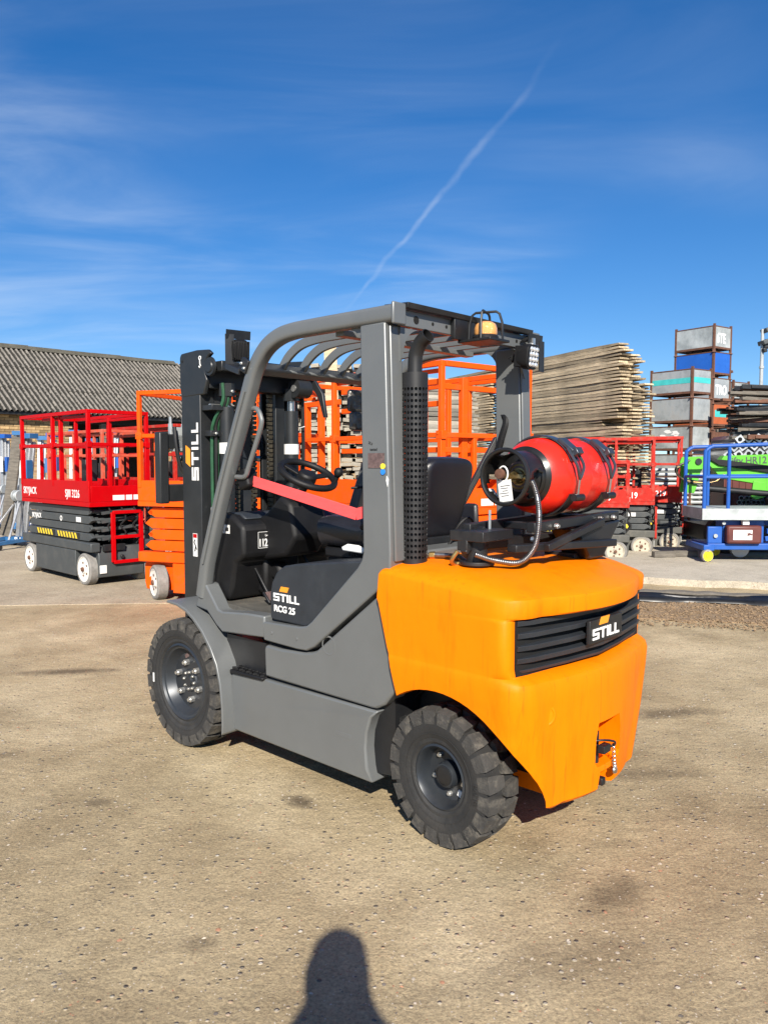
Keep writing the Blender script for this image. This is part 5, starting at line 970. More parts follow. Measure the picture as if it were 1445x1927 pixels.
b = MB(); b.cyl((.22, .095, .37), (.22, .07, .37), .028, 14); Q(b, 'pivot_pin', 'galv', 0); b = MB(); b.cyl((.33, .095, .55), (.33, .07, .55), .024, 14); Q(b, 'pivot_pin', 'galv', 0)
b = MB(); b.box(.36, .84, .02, .15, .262, .52); tb = Q(b, 'tool_case', 'brown_case', .03)
b = MB(); b.box(.44, .70, .016, .0195, .32, .46); ls = Q(b, 'case_label', 'label_white', 0, tb)
b = MB(); b.prism([(.60, .37), (.64, .395), (.62, .41), (.66, .42), (.70, .405), (.69, .38), (.665, .395), (.655, .36), (.645, .385)], .013, .0157); Q(b, 'horse_logo', 'brown_case', 0, ls)
b = MB(); b.box(.58, .67, .05, .12, .53, .60); Q(b, 'case_latch', 'label_white', .003)
for x_, y_, yl in ((.10, .08, 1), (.45, .75, 1), (2.0, .08, 1)):
    b = MB(); b.lathe([(0, -.03), (.07, -.03), (.088, -.022), (.09, .022), (.075, .03)], n=24); wo_ = Q(b, 'castor', 'grey_tread', 0); wo_.location = (x_, y_ - .02, .0905); wo_.rotation_euler = (0, 0, math.pi + .25)
    b = MB(); b.lathe([(.077, .031), (.07, .024), (.03, .024), (.028, .034), (0, .034)], n=24); Q(b, 'rim', 'yellow_wheel', 0, wo_)
    b = MB(); b.box(x_ - .03, x_ + .03, y_ - .06, y_ + .02, .155, .17); b.box(x_ - .025, x_ + .025, y_ + .015, y_ + .022, .08, .17); Q(b, 'castor_fork', 'zinc', 0)
b = MB(); b.lathe([(0, -.04), (.13, -.04), (.13, .04), (0, .04)], n=24); o = Q(b, 'spare_wheel', 'galv', 0); o.location = (.72, .5, .15)
b = MB(); b.cyl((1.15, .15, .262), (1.15, .15, .31), .03, 10); Q(b, 'stop_button', 'lift_red', 0)
b = MB(); b.box(1.3, 2.1, .3, .7, .765, .83); Q(b, 'deck_box', 'blue_paint', .01)

# ------------------------------------------------------------------ green boom lift behind it
gb = empty('boom_lift', (4.75, 12.2, .085), R(-2), 'lime green articulated boom lift folded behind the blue platform', 'boom lift')
Q = lambda b, n, m, bevel=.006, parent=None: b.build(n, m, parent or gb, bevel=bevel)
def beam(pts, y0, y1): b = MB(); b.prism(pts, y0, y1); return b
Q(beam([(.0, 1.42), (.03, 1.49), (.30, 1.5), (.36, 1.42), (.24, 1.25), (.18, 1.0), (.15, .92), (.0, .93), (.03, 1.1)], -.06, -.03), 'knuckle_plate', 'green_boom')
Q(beam([(.0, 1.42), (.03, 1.49), (.30, 1.5), (.36, 1.42), (.24, 1.25), (.18, 1.0), (.15, .92), (.0, .93), (.03, 1.1)], .18, .21), 'knuckle_plate', 'green_boom')
ub = Q(beam([(.55, 1.42), (.62, 1.51), (3.6, 1.61), (3.6, 1.36), (.9, 1.34)], -.02, .16), 'upper_boom', 'green_boom')
text('nifty HR12', (.66, -.0205, 1.375), (1, 0, .03), (-.03, 0, 1), .155, 'lift_grey', ub, bold=.003, sx=.92)
Q(beam([(.28, 1.46), (.42, 1.44), (3.6, .92), (3.6, .68), (.55, 1.16)], -.08, .12), 'lower_boom', 'green_boom')
Q(beam([(.36, 1.45), (.55, 1.45), (3.6, 1.06), (3.6, .90), (.5, 1.36)], -.12, -.082), 'cable_track', 'soft_black')
Q(beam([(1.05, 1.12), (1.40, 1.06), (1.28, .88), (1.10, .82), (1.02, .86)], -.10, -.06), 'boom_bracket', 'green_boom')
b = MB(); b.cyl((.30, -.09, 1.0), (2.6, -.09, .80), .05, 12); Q(b, 'boom_ram', 'truck_black', 0)
b = MB(); b.cyl((.20, -.07, 1.42), (.20, -.085, 1.42), .05, 18); Q(b, 'pivot_pin', 'rim_dark', 0)
for k in range(3):
    b = MB(); b.tube(smooth_path([(.05, -.08 - .02 * k, 1.44), (-.12 - .02 * k, -.1, 1.32), (-.10, -.1, 1.18), (.1, -.1, 1.12 - .02 * k), (.42, -.1, 1.10), (.6, -.09, 1.22)], 6), .014, 8); Q(b, 'boom_hose', 'rubber_hose' if k != 1 else 'brass', 0)
b = MB(); b.box(.3, 3.4, -.3, .8, .18, .42); b.box(1.6, 2.4, -.2, .7, .42, .8); Q(b, 'boom_chassis', 'truck_black')
for x_ in (.55, 2.9):
    b = MB(); lift_wheel(b, .3, .2); o = Q(b, 'wheel', 'tyre', 0); o.location = (x_, -.3, .3); o.rotation_euler = (0, 0, math.pi)

# ------------------------------------------------------------------ stillages (stacking steel boxes)
def stillage_meshes(pm):
    w_, d_, h_ = .62, .90, .40
    b = MB(); out = []
    base = MB(); base.box(.03, w_ - .03, .03, d_ - .03, .095, .115)
    for y_ in (.0, d_ - .035): base.box(.042, w_ - .042, y_ + .004, y_ + .031, .08, .12)
    for x_ in (.0, w_ - .035): base.box(x_ + .004, x_ + .031, .042, d_ - .042, .08, .12)
    post = MB(); post.box(0, .04, 0, .04, .05, .565); post.lathe([(.02, .055), (.035, .02), (.062, .0), (.066, -.0), (.06, .0)], (.02, .02, .0), (0, 0, 1), 4, R(45), R(405))
    pl_ = MB(); pl_.box(.042, w_ - .042, .012, .022, .122, .51); rim_ = MB(); rim_.box(.042, w_ - .042, .006, .030, .512, .53)
    pe = MB(); pe.box(.012, .022, .042, d_ - .042, .122, .51); re_ = MB(); re_.box(.006, .030, .042, d_ - .042, .512, .53)
    return (base.mesh('base', 'rust'), post.mesh('post', 'rust'), pl_.mesh('panel', pm), rim_.mesh('rim', 'rust'), pe.mesh('panel', pm), re_.mesh('rim', 'rust'), w_, d_)
SM = {}
def stillage(loc, rz, pm, label, extra=None):
    if pm not in SM: SM[pm] = stillage_meshes(pm)
    ba, po, pa, ri, pe, re_, w_, d_ = SM[pm]
    t = empty('stillage', loc, rz, label, 'metal crate', 'steel stillages stacked beside the timber')
    inst(ba, 'base', t)
    for x_ in (0, w_ - .04):
        for y_ in (0, d_ - .04): inst(po, 'post', t, (x_, y_, 0))
    for y_ in (0, d_ - .034): inst(pa, 'panel', t, (0, y_, 0)); inst(ri, 'rim', t, (0, y_, 0))
    for x_ in (0, w_ - .034): inst(pe, 'panel', t, (x_, 0, 0)); inst(re_, 'rim', t, (x_, 0, 0))
    if extra == 'teal':
        b = MB(); b.box(.0095, .0118, .045, d_ - .045, .27, .37); b.box(.045, w_ - .045, .0095, .0118, .28, .38); b.build('paint_band', 'teal_paint', t)
    if extra == 'tealr':
        b = MB(); b.box(.10, w_ - .06, .0095, .0118, .26, .40); b.build('paint_band', 'teal_paint', t)
    if extra and extra.startswith('t:'): text(extra[2:], (.10, .0115, .20), (1, 0, 0), (0, 0, 1), .27, 'white_print', t, 'painted_mark', bold=.008, sx=.72)
    if extra == 'splash':
        r_ = random.Random(3)
        for _ in range(7): b = MB(); yy, zz, s_ = r_.uniform(.2, .7), r_.uniform(.25, .45), r_.uniform(.03, .09); b.prism([(yy + s_ * math.cos(q) * r_.uniform(.4, 1.4), zz + .5 * s_ * math.sin(q)) for q in [i * .7 for i in range(9)]], .0095, .0118, 'yz'); b.build('paint_splash', 'white_print', t, smooth=0)
    return t
def column(nx, ny, alpha, rows):
    # near corner at (nx,ny); local y runs along the left face, local x along the right face
    for i, (pm, label, ex_) in enumerate(rows): stillage((nx, ny, .085 + i * .515), R(alpha), pm, label, ex_)
column(5.57, 14.0, 35, [('galv_wall', 'grey steel stillage at the foot of the front stack, mostly hidden', None), ('galv_wall', 'grey steel stillage second up in the front stack', None), ('galv_wall', 'grey steel stillage behind the red rails, third up in the front stack', None), ('galv_wall', 'grey stillage splashed with white paint in the front stack', 'splash'), ('galv', 'plain grey steel stillage second from the top of the front stack', None), ('galv', 'grey steel stillage with a teal painted band', 'teal')])
column(6.58, 15.5, 35, [('galv_wall', 'grey steel stillage at the foot of the tall rear stack', None), ('rust', 'rusty stillage second up in the tall rear stack', None), ('rust', 'rusty brown stillage under the orange one', None), ('rust', 'dark rusty stillage just below the orange one', None), ('stillage_orange', 'rust orange stillage with a teal patch', 'tealr'), ('galv', 'grey steel stillage with TRO painted in white', 't:TRO'), ('stillage_blue', 'blue steel stillage with scraped paint', None), ('galv_wall', 'grey steel stillage on top of the tall stack with 6TE in white', 't:6TE')])
column(7.35, 16.3, 35, [('rust', 'rusty stillage at the foot of the right hand stack', None), ('rust', 'rusty stillage second up in the right hand stack', None), ('rust', 'rusty stillage third up in the right hand stack', None), ('galv_wall', 'grey stillage fourth up in the right hand stack', None), ('galv_wall', 'grey stillage under the pale one in the right hand stack', None), ('galv_wall', 'pale weathered stillage on top of the right hand stack', None)])
r_ = random.Random(11)
for i in range(9):
    b = MB(); b.obox((0, 0, 0), .55, .06, .05); o = b.build('scrap_offcut', ('timber_old', 'rust', 'board_grey')[i % 3], None); o.location = (6.95 + r_.uniform(-.25, .45), 16.5 + r_.uniform(-.1, .25), 3.30 + .05 * i); o.rotation_euler = (r_.uniform(-.4, .4), r_.uniform(-.6, .6), r_.uniform(0, 3)); tag(o, 'scrap timber and steel offcut heaped above the rear stillages', 'offcut', 'scrap offcuts heaped behind the stillages')

# ------------------------------------------------------------------ beams and hollow sections heaped at the right edge
for i in range(36):
    zz = 1.93 + (i // 4) * .105 + r_.uniform(-.01, .01); yy = 13.6 + (i % 4) * .14; b = MB(); b.bar((-1.1 + r_.uniform(-.25, .2), 0, 0), (2.4, 0, 0), .09, .05); b.box(-1.1, 2.4, -.02, .02, -.04, .04)
    o = b.build('steel_beam', 'rust' if i % 3 == 0 else ('timber_old' if i % 3 == 1 else 'truck_black'), None, bevel=.004); o.location = (7.35, yy, zz); o.rotation_euler = (0, r_.uniform(-.03, .05), r_.uniform(-.1, .25)); tag(o, 'dark steel beam in the stack above the hollow sections', 'beam', 'dark beams stacked at the right edge')
sec = MB(); s_ = .065; sec.prism([(-s_, -s_), (s_, -s_), (s_, s_), (-s_, s_)], 0, 1.6); sm_ = sec.mesh('hollow', 'alu'); ho = MB(); ho.cyl((0, -.002, 0), (0, -.006, 0), .038, 14); hm_ = ho.mesh('bore', 'hole')
for i in range(26):
    row = i // 9; o = inst(sm_, 'hollow_section', None, (6.0 + (i % 9) * .185 + row * .09, 13.45 + r_.uniform(-.05, .05), 1.62 + row * .135 - (i % 9) * -.012), (0, R(45 + r_.uniform(-12, 12)), R(r_.uniform(-8, 2))), (.95, 1, .95)); tag(o, 'square aluminium section lying end-on above the green boom', 'metal section', 'hollow sections stacked behind the boom'); inst(hm_, 'bore', o)
tb_ = MB(); tb_.cyl((0, 0, 0), (0, 1.5, 0), .04, 12); tm_ = tb_.mesh('tube', 'alu'); th_ = MB(); th_.cyl((0, -.001, 0), (0, -.004, 0), .031, 12); thm = th_.mesh('bore', 'hole')
for i in range(36):
    o = inst(tm_, 'scaffold_tube', None, (6.15 + (i % 9) * .083 + (.04 if (i // 9) % 2 else 0), 13.3 + r_.uniform(-.03, .03), .30 + (i // 9) * .075 + .35)); tag(o, 'short metal tube seen end-on under the green boom', 'tube', 'tubes stacked end-on under the boom'); inst(thm, 'bore', o)
for i in range(12):
    b = MB(); b.cyl((-2.2, 0, 0), (2.2, 0, 0), .03, 8); o = b.build('scaffold_pole', 'galv', None); o.location = (4.9, 14.0 + .0 * i, .42 + .085 * i); o.rotation_euler = (0, 0, R(4)); tag(o, 'galvanised pole lying lengthways behind the red lifts', 'pole', 'galvanised poles behind the red lifts')
b = MB(); b.box(5.9, 6.75, 13.35, 13.9, .085, 1.35); 
for i in range(7): b.box(5.93 + i * .115, 6.02 + i * .115, 13.335, 13.352, .12, 1.3)
tag(b.build('slatted_bin', 'brown_case', None), 'brown slatted bin under the green boom', 'bin')
for i, (x_, m_) in enumerate(((6.95, 'blue_light'), (7.15, 'alu'), (7.35, 'alu'), (7.55, 'galv'))):
    b = MB(); b.box(-.06, .06, -.06, .06, 0, 1.75 if i > 1 else 1.45); o = b.build('upright_post', m_, None, bevel=.006); o.location = (x_, 13.15, .085); tag(o, ('blue upright post right of the brown bin', 'pale upright post beside the blue one', 'silver upright post at the right edge, nearer the blue post', 'dull galvanised upright post at the far right edge')[i], 'post')

rk = empty('storage_rack', (6.1, 13.55, .085), 0, 'dark steel rack carrying the beams at the right edge', 'rack')
for x_ in (.45, 2.2, 3.9):
    for y_ in (0, .62): b = MB(); b.box(x_, x_ + .08, y_, y_ + .08, 0, 1.78); b.build('upright', 'rust', rk)
    b = MB(); b.box(x_ - .01, x_ + .09, -.05, .75, 1.782, 1.80); b.build('bearer', 'rust', rk)
# ------------------------------------------------------------------ scaffold boards
def board_mesh(L, w_, h_, m_, seed):
    """long plank with slightly ragged, rounded ends; runs along +x from 0"""
    rr_ = random.Random(seed); b = MB(); n = 7; vs = []
    for i in range(n + 1):
        x = L * i / n; e = .012 if i in (0, n) else 0; dy, dz = rr_.uniform(-.006, .006), rr_.uniform(-.004, .004)
        for y, z in ((e, e), (w_ - e, e), (w_ - e, h_ - e), (e, h_ - e)): vs.append((x + (rr_.uniform(-.02, .02) if i in (0, n) else 0), y + dy, z + dz))
    b.add(vs, [(i * 4 + q, i * 4 + (q + 1) % 4, i * 4 + 4 + (q + 1) % 4, i * 4 + 4 + q) for i in range(n) for q in range(4)] + [(0, 1, 2, 3), (n * 4, n * 4 + 1, n * 4 + 2, n * 4 + 3)])
    return b.mesh('board', m_, smooth=20)
BM_ = [board_mesh(3.8, .225, .054, 'board', s) for s in range(5)]; BG_ = [board_mesh(1.8, .2, .057, 'board_grey', 20 + s) for s in range(4)]
def stack(ox, oy, ang, n, pitch, meshes, ncol, label, seed, ztop_drop=None, jit=.10, colw=.24, off=None, z0=.05):
    rr_ = random.Random(seed); ca, sa = math.cos(R(ang)), math.sin(R(ang))
    for c_ in range(ncol):
        slip = 0
        for i in range(n[c_] if isinstance(n, (list, tuple)) else n):
            if rr_.random() < .16: slip = rr_.choice((0, 0, .08, .14, -.08, off or .3))
            tot = n[c_] if isinstance(n, (list, tuple)) else n
            if i > tot * .62: slip = 0.
            s = slip + rr_.uniform(-jit, jit); y_ = c_ * colw + rr_.uniform(-.012, .012)
            o = inst(rr_.choice(meshes), 'scaffold_board', None, (ox + s * ca - y_ * sa, oy + s * sa + y_ * ca, z0 + i * pitch), (R(rr_.uniform(-1, 1)), R(rr_.uniform(-.12, .12)), R(ang + rr_.uniform(-.3, .3))))
            tag(o, label, 'scaffold board', 'scaffold boards in the stacks')
A1 = math.degrees(math.atan2(.916, -.40))
# the right-hand ends are nearest; a stack's columns go to the far side (local +y is towards -x, so step negative)
stack(4.10, 12.9, A1, [60, 57], .0572, BM_, 2, 'weathered scaffold board in the tall pale stack behind the gas bottle', 3, colw=-.25, off=.5, jit=.09)
stack(2.5, 16.75, A1, 60, .0572, BM_, 1, 'weathered scaffold board in the far stack behind the right pillar', 5)
stack(4.82, 13.9, A1, 50, .0572, BM_, 1, 'weathered scaffold board in the stack next to the stillages', 8, off=.4)
stack(-.30, 10.75, 25, 44, .0605, BG_, 1, 'grey weathered board in the stack seen beside the exhaust', 6, jit=.03, off=.06)
stack(-.22, 10.95, 25, 44, .0605, BG_, 1, 'grey weathered board in the second row beside the exhaust', 16, jit=.05, off=.1)
b = MB(); rr_ = random.Random(5)        # board ends facing the yard: too many and too small to tell apart
for c_ in range(9):
    for i in range(46):
        x_, y_, z_ = -1.55 + c_ * .15 + rr_.uniform(-.02, .02), 10.7 + rr_.uniform(-.12, .12) - (.0 if c_ % 2 else .15), .05 + i * .0605; hw = rr_.uniform(.05, .075)
        b.obox((x_, y_ + .75, z_ + .026), hw * 2, 1.5, .048, (0, rr_.uniform(-.12, .12), rr_.uniform(-.06, .06)))
tag(b.build('board_pile', 'board_grey', None, smooth=0), 'pile of grey board ends seen through the forklift cab', 'board pile', kind='stuff')
b = MB(); b.bar((-.62, 10.35, .02), (-.72, 10.38, 3.1), .17, .04, (0, 1, 0)); tag(b.build('propped_plank', 'board', None, bevel=.004), 'pale plank propped upright against the grey board ends', 'plank')

# ------------------------------------------------------------------ brick shed with corrugated roof
sh = empty('brick_shed', (-9.92, 20, 0), math.atan2(.73, .68), 'old brick shed with mossy corrugated roof on the left', 'shed')   # local x along the wall, -y towards the yard
Q = lambda b, n, m, bevel=0, parent=None, smooth=35: b.build(n, m, parent or sh, bevel=bevel, smooth=smooth)
x0, x1, ez, rz_, qy = -5.0, 6.75, 2.9, 4.92, 3.0
w1 = MB(); w1.box(x0, 1.95, .30, .5, 0, ez - .02); wl_ = Q(w1, 'wall', 'brick_wall')
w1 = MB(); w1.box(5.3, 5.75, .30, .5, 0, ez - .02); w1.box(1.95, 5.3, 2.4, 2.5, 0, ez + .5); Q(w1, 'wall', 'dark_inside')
w1 = MB(); w1.prism([(.5, 0), (5.7, 0), (5.7, 2.9), (3.0, 4.85), (.5, 2.95)], 5.55, 5.75, 'yz'); Q(w1, 'gable_wall', 'brick_wall')
bk = MB(); bk.box(0, .215, -.012, .06, 0, .065); bkm = bk.mesh('brick', 'brick', smooth=0); rr_ = random.Random(2)
for i in range(17):
    z_ = 1.62 + i * .075
    for j in range(17):
        x_ = -1.95 + j * .228 + (.114 if i % 2 else 0)
        if x_ < 1.74 + rr_.uniform(-.08, .12): inst(bkm, 'brick', wl_, (x_, .29 + rr_.uniform(-.006, .006), z_))
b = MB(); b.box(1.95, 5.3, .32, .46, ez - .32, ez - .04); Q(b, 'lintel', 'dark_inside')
for x_ in (2.9, 4.2): b = MB(); b.box(x_, x_ + .14, .3, .44, 0, ez - .3); Q(b, 'door_post', 'timber_old')
b = MB(); b.box(x0, x1, -.02, .08, ez - .16, ez - .06); Q(b, 'gutter_board', 'truck_black')
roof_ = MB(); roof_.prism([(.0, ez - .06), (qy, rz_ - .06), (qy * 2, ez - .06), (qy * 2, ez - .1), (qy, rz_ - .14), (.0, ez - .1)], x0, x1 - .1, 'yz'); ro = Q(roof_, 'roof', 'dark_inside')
def sheet(wd, y0, z0, y1, z1, pitch=.146, amp=.026):
    b = MB(); n = int(wd / pitch) * 6; sl = math.hypot(y1 - y0, z1 - z0); ny, nz = -(z1 - z0) / sl, (y1 - y0) / sl; vs = []; rows = 5
    for k in range(rows):
        t = k / (rows - 1)
        for i in range(n + 1):
            x = wd * i / n; h = amp * 1.45 * math.cos(2 * math.pi * x / pitch); vs.append((x, y0 + (y1 - y0) * t + ny * h, z0 + (z1 - z0) * t + nz * h))
    b.add(vs, [(k * (n + 1) + i, k * (n + 1) + i + 1, (k + 1) * (n + 1) + i + 1, (k + 1) * (n + 1) + i) for k in range(rows - 1) for i in range(n)]); return b
def slope_sheets(xa, xb, y0, z0, y1, z1, rows, parent):
    sw = .146 * 7; ms = []
    for r in range(rows):
        ta, tb = r / rows - (.04 if r else .03), (r + 1) / rows
        lf = .012 * r
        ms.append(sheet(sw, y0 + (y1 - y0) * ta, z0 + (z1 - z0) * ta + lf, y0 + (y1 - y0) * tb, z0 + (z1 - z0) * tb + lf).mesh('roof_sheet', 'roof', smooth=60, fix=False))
    x = xa
    while x < xb - .3:
        for m_ in ms: inst(m_, 'roof_sheet', parent, (x, 0, rnd.uniform(-.006, .01)), (0, 0, 0))
        x += sw
slope_sheets(x0, x1, 0, ez, qy, rz_, 3, ro); 
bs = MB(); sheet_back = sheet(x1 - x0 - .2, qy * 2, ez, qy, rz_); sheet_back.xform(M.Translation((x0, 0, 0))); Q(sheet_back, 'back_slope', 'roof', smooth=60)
rg = MB(); xk = x0
rr_ = random.Random(8)
while xk < x1 - .2:
    b = MB(); l_ = 1.0; b.sweep([(xk, qy, rz_ + .035 + rr_.uniform(-.01, .015)), (xk + l_ - .01, qy, rz_ + .035 + rr_.uniform(-.01, .015))], [(-.22, -.10), (-.02, .045), (.02, .045), (.22, -.10), (.2, -.12), (0, .01), (-.2, -.12)]); Q(b, 'ridge_tile', 'roof_moss', parent=ro); xk += l_
b = MB(); b.prism([(-.05, ez - .05), (qy, rz_ + .02), (qy * 2, ez - .05), (qy * 2, ez - .2), (qy, rz_ - .14), (-.05, ez - .2)], x1 - .05, x1 + .02, 'yz'); Q(b, 'barge_board', 'timber_old')
s2 = empty('rear_shed', (-9.92 + .68 * 6.9 - .73 * 1.6, 20 + .73 * 6.9 + .68 * 1.6, 0), math.atan2(.73, .68), 'lower shed with dark corrugated roof beyond the brick one', 'shed')
b = MB(); b.box(0, 9, .3, .5, 0, 2.6); b.box(0, .2, .3, 4.6, 0, 2.6); b.build('wall', 'brick_wall', s2); b = MB(); b.prism([(0, 2.62), (2.4, 4.1), (4.8, 2.62), (4.8, 2.58), (2.4, 4.02), (0, 2.56)], 0, 9, 'yz'); r2 = b.build('roof', 'dark_inside', s2)
slope_sheets(0, 9, 0, 2.7, 2.4, 4.18, 2, r2); b = MB(); b.box(0, 9, 2.2, 2.6, 4.12, 4.24); b.build('ridge_tile', 'roof_moss', r2)
an = empty('roof_aerial', (-9.92 + .68 * 1.0 - .73 * 3.0, 20 + .73 * 1.0 + .68 * 3.0, 4.95), 0, 'small aerial standing on the shed ridge at the far left', 'aerial')
b = MB(); b.tube([(0, 0, 0), (0, 0, .42)], .012, 6); b.build('mast', 'galv', an); b = MB(); b.bar((-.25, 0, .3), (.1, 0, .36), .012, .012); b.bar((-.2, -.12, .31), (-.2, .12, .31), .01, .01); b.bar((-.05, -.12, .34), (-.05, .12, .34), .01, .01); b.obox((-.12, 0, .1), .22, .1, .14); b.build('antenna', 'label_white', an)

# ------------------------------------------------------------------ material lifts leaning by the shed wall
def material_lift(x, y, rz, label, hgt=2.08, lean=0.05, head='blue_light'):
    t = empty('material_lift', (x, y, .006), rz, label, 'material lift', 'material lifts lined up by the shed')
    q = lambda b, n, m, bevel=.003: b.build(n, m, t, bevel=bevel)
    for k in range(3): b = MB(); b.bar((-.07 + k * .035, k * .05, .12), (-.07 + k * .035 + lean, k * .05 + .1, hgt - .05 * k), .075, .045, (0, 1, 0)); q(b, 'mast_section', 'alu')
    b = MB(); b.obox((lean, .1, hgt + .0), .22, .2, .09); q(b, 'mast_head', head); b = MB(); b.obox((.11 + lean * .4, .05, hgt * .7), .06, .14, .32); q(b, 'mast_carriage', head)
    b = MB(); b.box(-.3, .3, -.12, .2, .10, .17); b.bar((-.26, 0, .14), (-.26, -.75, .12), .06, .06); b.bar((.26, 0, .14), (.26, -.75, .12), .06, .06); q(b, 'base', head)
    b = MB(); b.bar((-.24, -.5, .16), (-.03, 0, .85), .03, .03); b.bar((.24, -.5, .16), (.03, 0, .85), .03, .03); q(b, 'brace', 'alu')
    b = MB(); b.lathe([(0, -.06), (.09, -.06), (.1, -.05), (.1, -.04), (.06, -.03), (.06, .03), (.1, .04), (.1, .05), (.09, .06), (0, .06)], (.03, -.08, .9), (1, 0, 0), 18); q(b, 'winch_drum', 'galv')
    for sx in (-1, 1):
        for yy in (-.72, .12): b = MB(); b.lathe([(0, -.02), (.05, -.02), (.055, 0), (.05, .02), (0, .02)], (sx * .26, yy, .055), (1, 0, 0), 14); q(b, 'castor', 'truck_black')
    b = MB(); b.box(-.05, .05, -.032, -.03, hgt * .62, hgt * .78); b.xform(M.Translation((lean * .6, 0, 0))); q(b, 'data_label', 'label_white', 0)
    return t
xs = [(-8.35, 16.9), (-7.98, 16.7), (-7.6, 17.0), (-7.25, 16.75), (-6.9, 17.1), (-6.5, 16.9), (-6.1, 17.2), (-5.5, 17.4)]
nm = ['silver and blue material lift at the far left edge', 'silver and blue material lift second from the left edge', 'silver and blue material lift third from the left edge', 'material lift with blue head just left of the red lift', 'material lift seen through the left end of the red rails', 'material lift behind the middle of the red rails', 'material lift behind the right half of the red rails', 'material lift in the shed doorway']
for i, (x, y) in enumerate(xs): material_lift(x, y, R(rnd.uniform(-25, 15)), nm[i], 2.05 + rnd.uniform(-.1, .12), rnd.uniform(-.06, .12), 'blue_light' if i % 3 else 'blue_paint')
ml2 = material_lift(-6.45, 13.6, R(-20), 'tall grey material lift nearest the red lift, on a blue base', 1.95, .16, 'blue_light')
b = MB(); b.bar((-.25, -.10, .18), (.02, -.02, 1.93), .22, .05, (0, 1, 0)); b.build('mast_board', 'timber_old', ml2, bevel=.006)
text('SLA-10', (-.02, -.126, .1), (1, 0, 0), (0, 0, 1), .1, 'white_print', ml2, bold=.002)
b = MB(); b.box(-.35, .0, -.4, .1, 0, .75); o = b.build('blue_cabinet', 'blue_light', None, bevel=.01); o.location = (-6.85, 13.4, .006); tag(o, 'blue steel cabinet cut off by the left edge', 'cabinet')

# ------------------------------------------------------------------ lamp post at the far right
lp = empty('lamp_post', (9.72, 20.0, 0), 0, 'tall grey lamp post with a cluster of lamps at the right edge', 'lamp post')
b = MB(); b.tube([(0, 0, 0), (.0, 0, 2.5), (.0, 0, 4.9)], [.06, .05, .04], 10); b.build('pole', 'galv', lp)
for zz in (3.3, 3.9): b = MB(); b.cyl((0, 0, zz), (0, 0, zz + .06), .06, 10); b.build('pole_collar', 'galv', lp)
b = MB(); b.obox((.1, 0, 4.52), .16, .2, .22, (0, .2, 0)); b.obox((.03, -.05, 4.36), .1, .14, .12, (0, -.3, 0)); b.build('junction_box', 'truck_black', lp, bevel=.02)
for k, (x_, z_) in enumerate(((.22, 4.62), (.28, 4.93))): b = MB(); b.obox((x_, 0, z_), .55, .34, .12, (0, -.3, 0)); b.bar((0, 0, z_ - .1), (x_, 0, z_), .05, .05); b.build('flood_lamp', 'lift_grey', lp, bevel=.02)

# ------------------------------------------------------------------ sleepers and torn membrane along the mulch strip
for i, (pa, pb, lab) in enumerate((((2.35, 8.42), (4.12, 8.05), 'weathered timber sleeper edging the slab, half behind the counterweight'), ((4.18, 8.06), (7.6, 7.15), 'weathered timber sleeper running off the right edge'))):
    b = MB(); a_, c_ = V((pa[0], pa[1], .05)), V((pb[0], pb[1], .05)); n = 14; pts = [a_.lerp(c_, k / n) + V((0, rnd.uniform(-.012, .012), rnd.uniform(-.008, .012))) for k in range(n + 1)]
    b.sweep(pts, [(-.06, -.05), (.06, -.05), (.06, .035), (.045, .045), (-.045, .05), (-.06, .04)]); tag(b.build('timber_sleeper', 'timber_old', None, smooth=30), lab, 'timber')
def ribbon(name, pts, wd, m_, label, seed):
    rr_ = random.Random(seed); b = MB(); vs = []; P_ = smooth_path(pts, 8); n = len(P_)
    for i, p in enumerate(P_): q_ = math.sin(i * .31 + seed) + .6 * math.sin(i * .83 + 2 * seed); vs += [p + V((0, 0, .006 * q_)), p + V((0, -wd * (.85 + .14 * q_), -p.z + .022 + .006 * math.sin(i * .5)))]
    b.add(vs, [(2 * i, 2 * i + 1, 2 * i + 3, 2 * i + 2) for i in range(n - 1)]); o = b.build(name, m_, None, smooth=50, fix=False); md = o.modifiers.new('s', 'SOLIDIFY'); md.thickness = .006; tag(o, label, 'plastic sheet')
ribbon('plastic_membrane', [(2.35, 8.34, .09), (3.0, 8.22, .09), (3.6, 8.1, .08), (4.1, 7.98, .09)], .20, 'poly_black', 'torn black plastic membrane along the left sleeper', 1)
ribbon('plastic_membrane', [(4.16, 7.98, .10), (5.0, 7.76, .09), (6.0, 7.5, .1), (7.5, 7.1, .1)], .22, 'poly_black', 'torn black plastic membrane under the right sleeper', 2)
ribbon('plastic_membrane', [(2.9, 8.20, .075), (3.4, 8.1, .07), (3.8, 8.02, .06), (4.12, 7.93, .07)], .05, 'poly_pale', 'pale folded strip of membrane at the sleeper joint', 3)
# wood chips on the strip
b = MB(); rr_ = random.Random(12)
for _ in range(9000):
    t = rr_.random(); x_ = 1.9 + 6.5 * t; yc = 8.75 - .265 * (x_ - 2.2) - rr_.uniform(0, 1.75) ; s_ = rr_.uniform(.005, .018)
    b.obox((x_, yc, .016), s_ * 2, s_ * .7, s_ * .4, (rr_.uniform(-.5, .5), rr_.uniform(-.5, .5), rr_.uniform(0, 3.1)))
tag(b.build('wood_chips', 'chip', None, smooth=0, fix=False), 'brown wood chips strewn along the strip at the right', 'wood chips', kind='stuff')

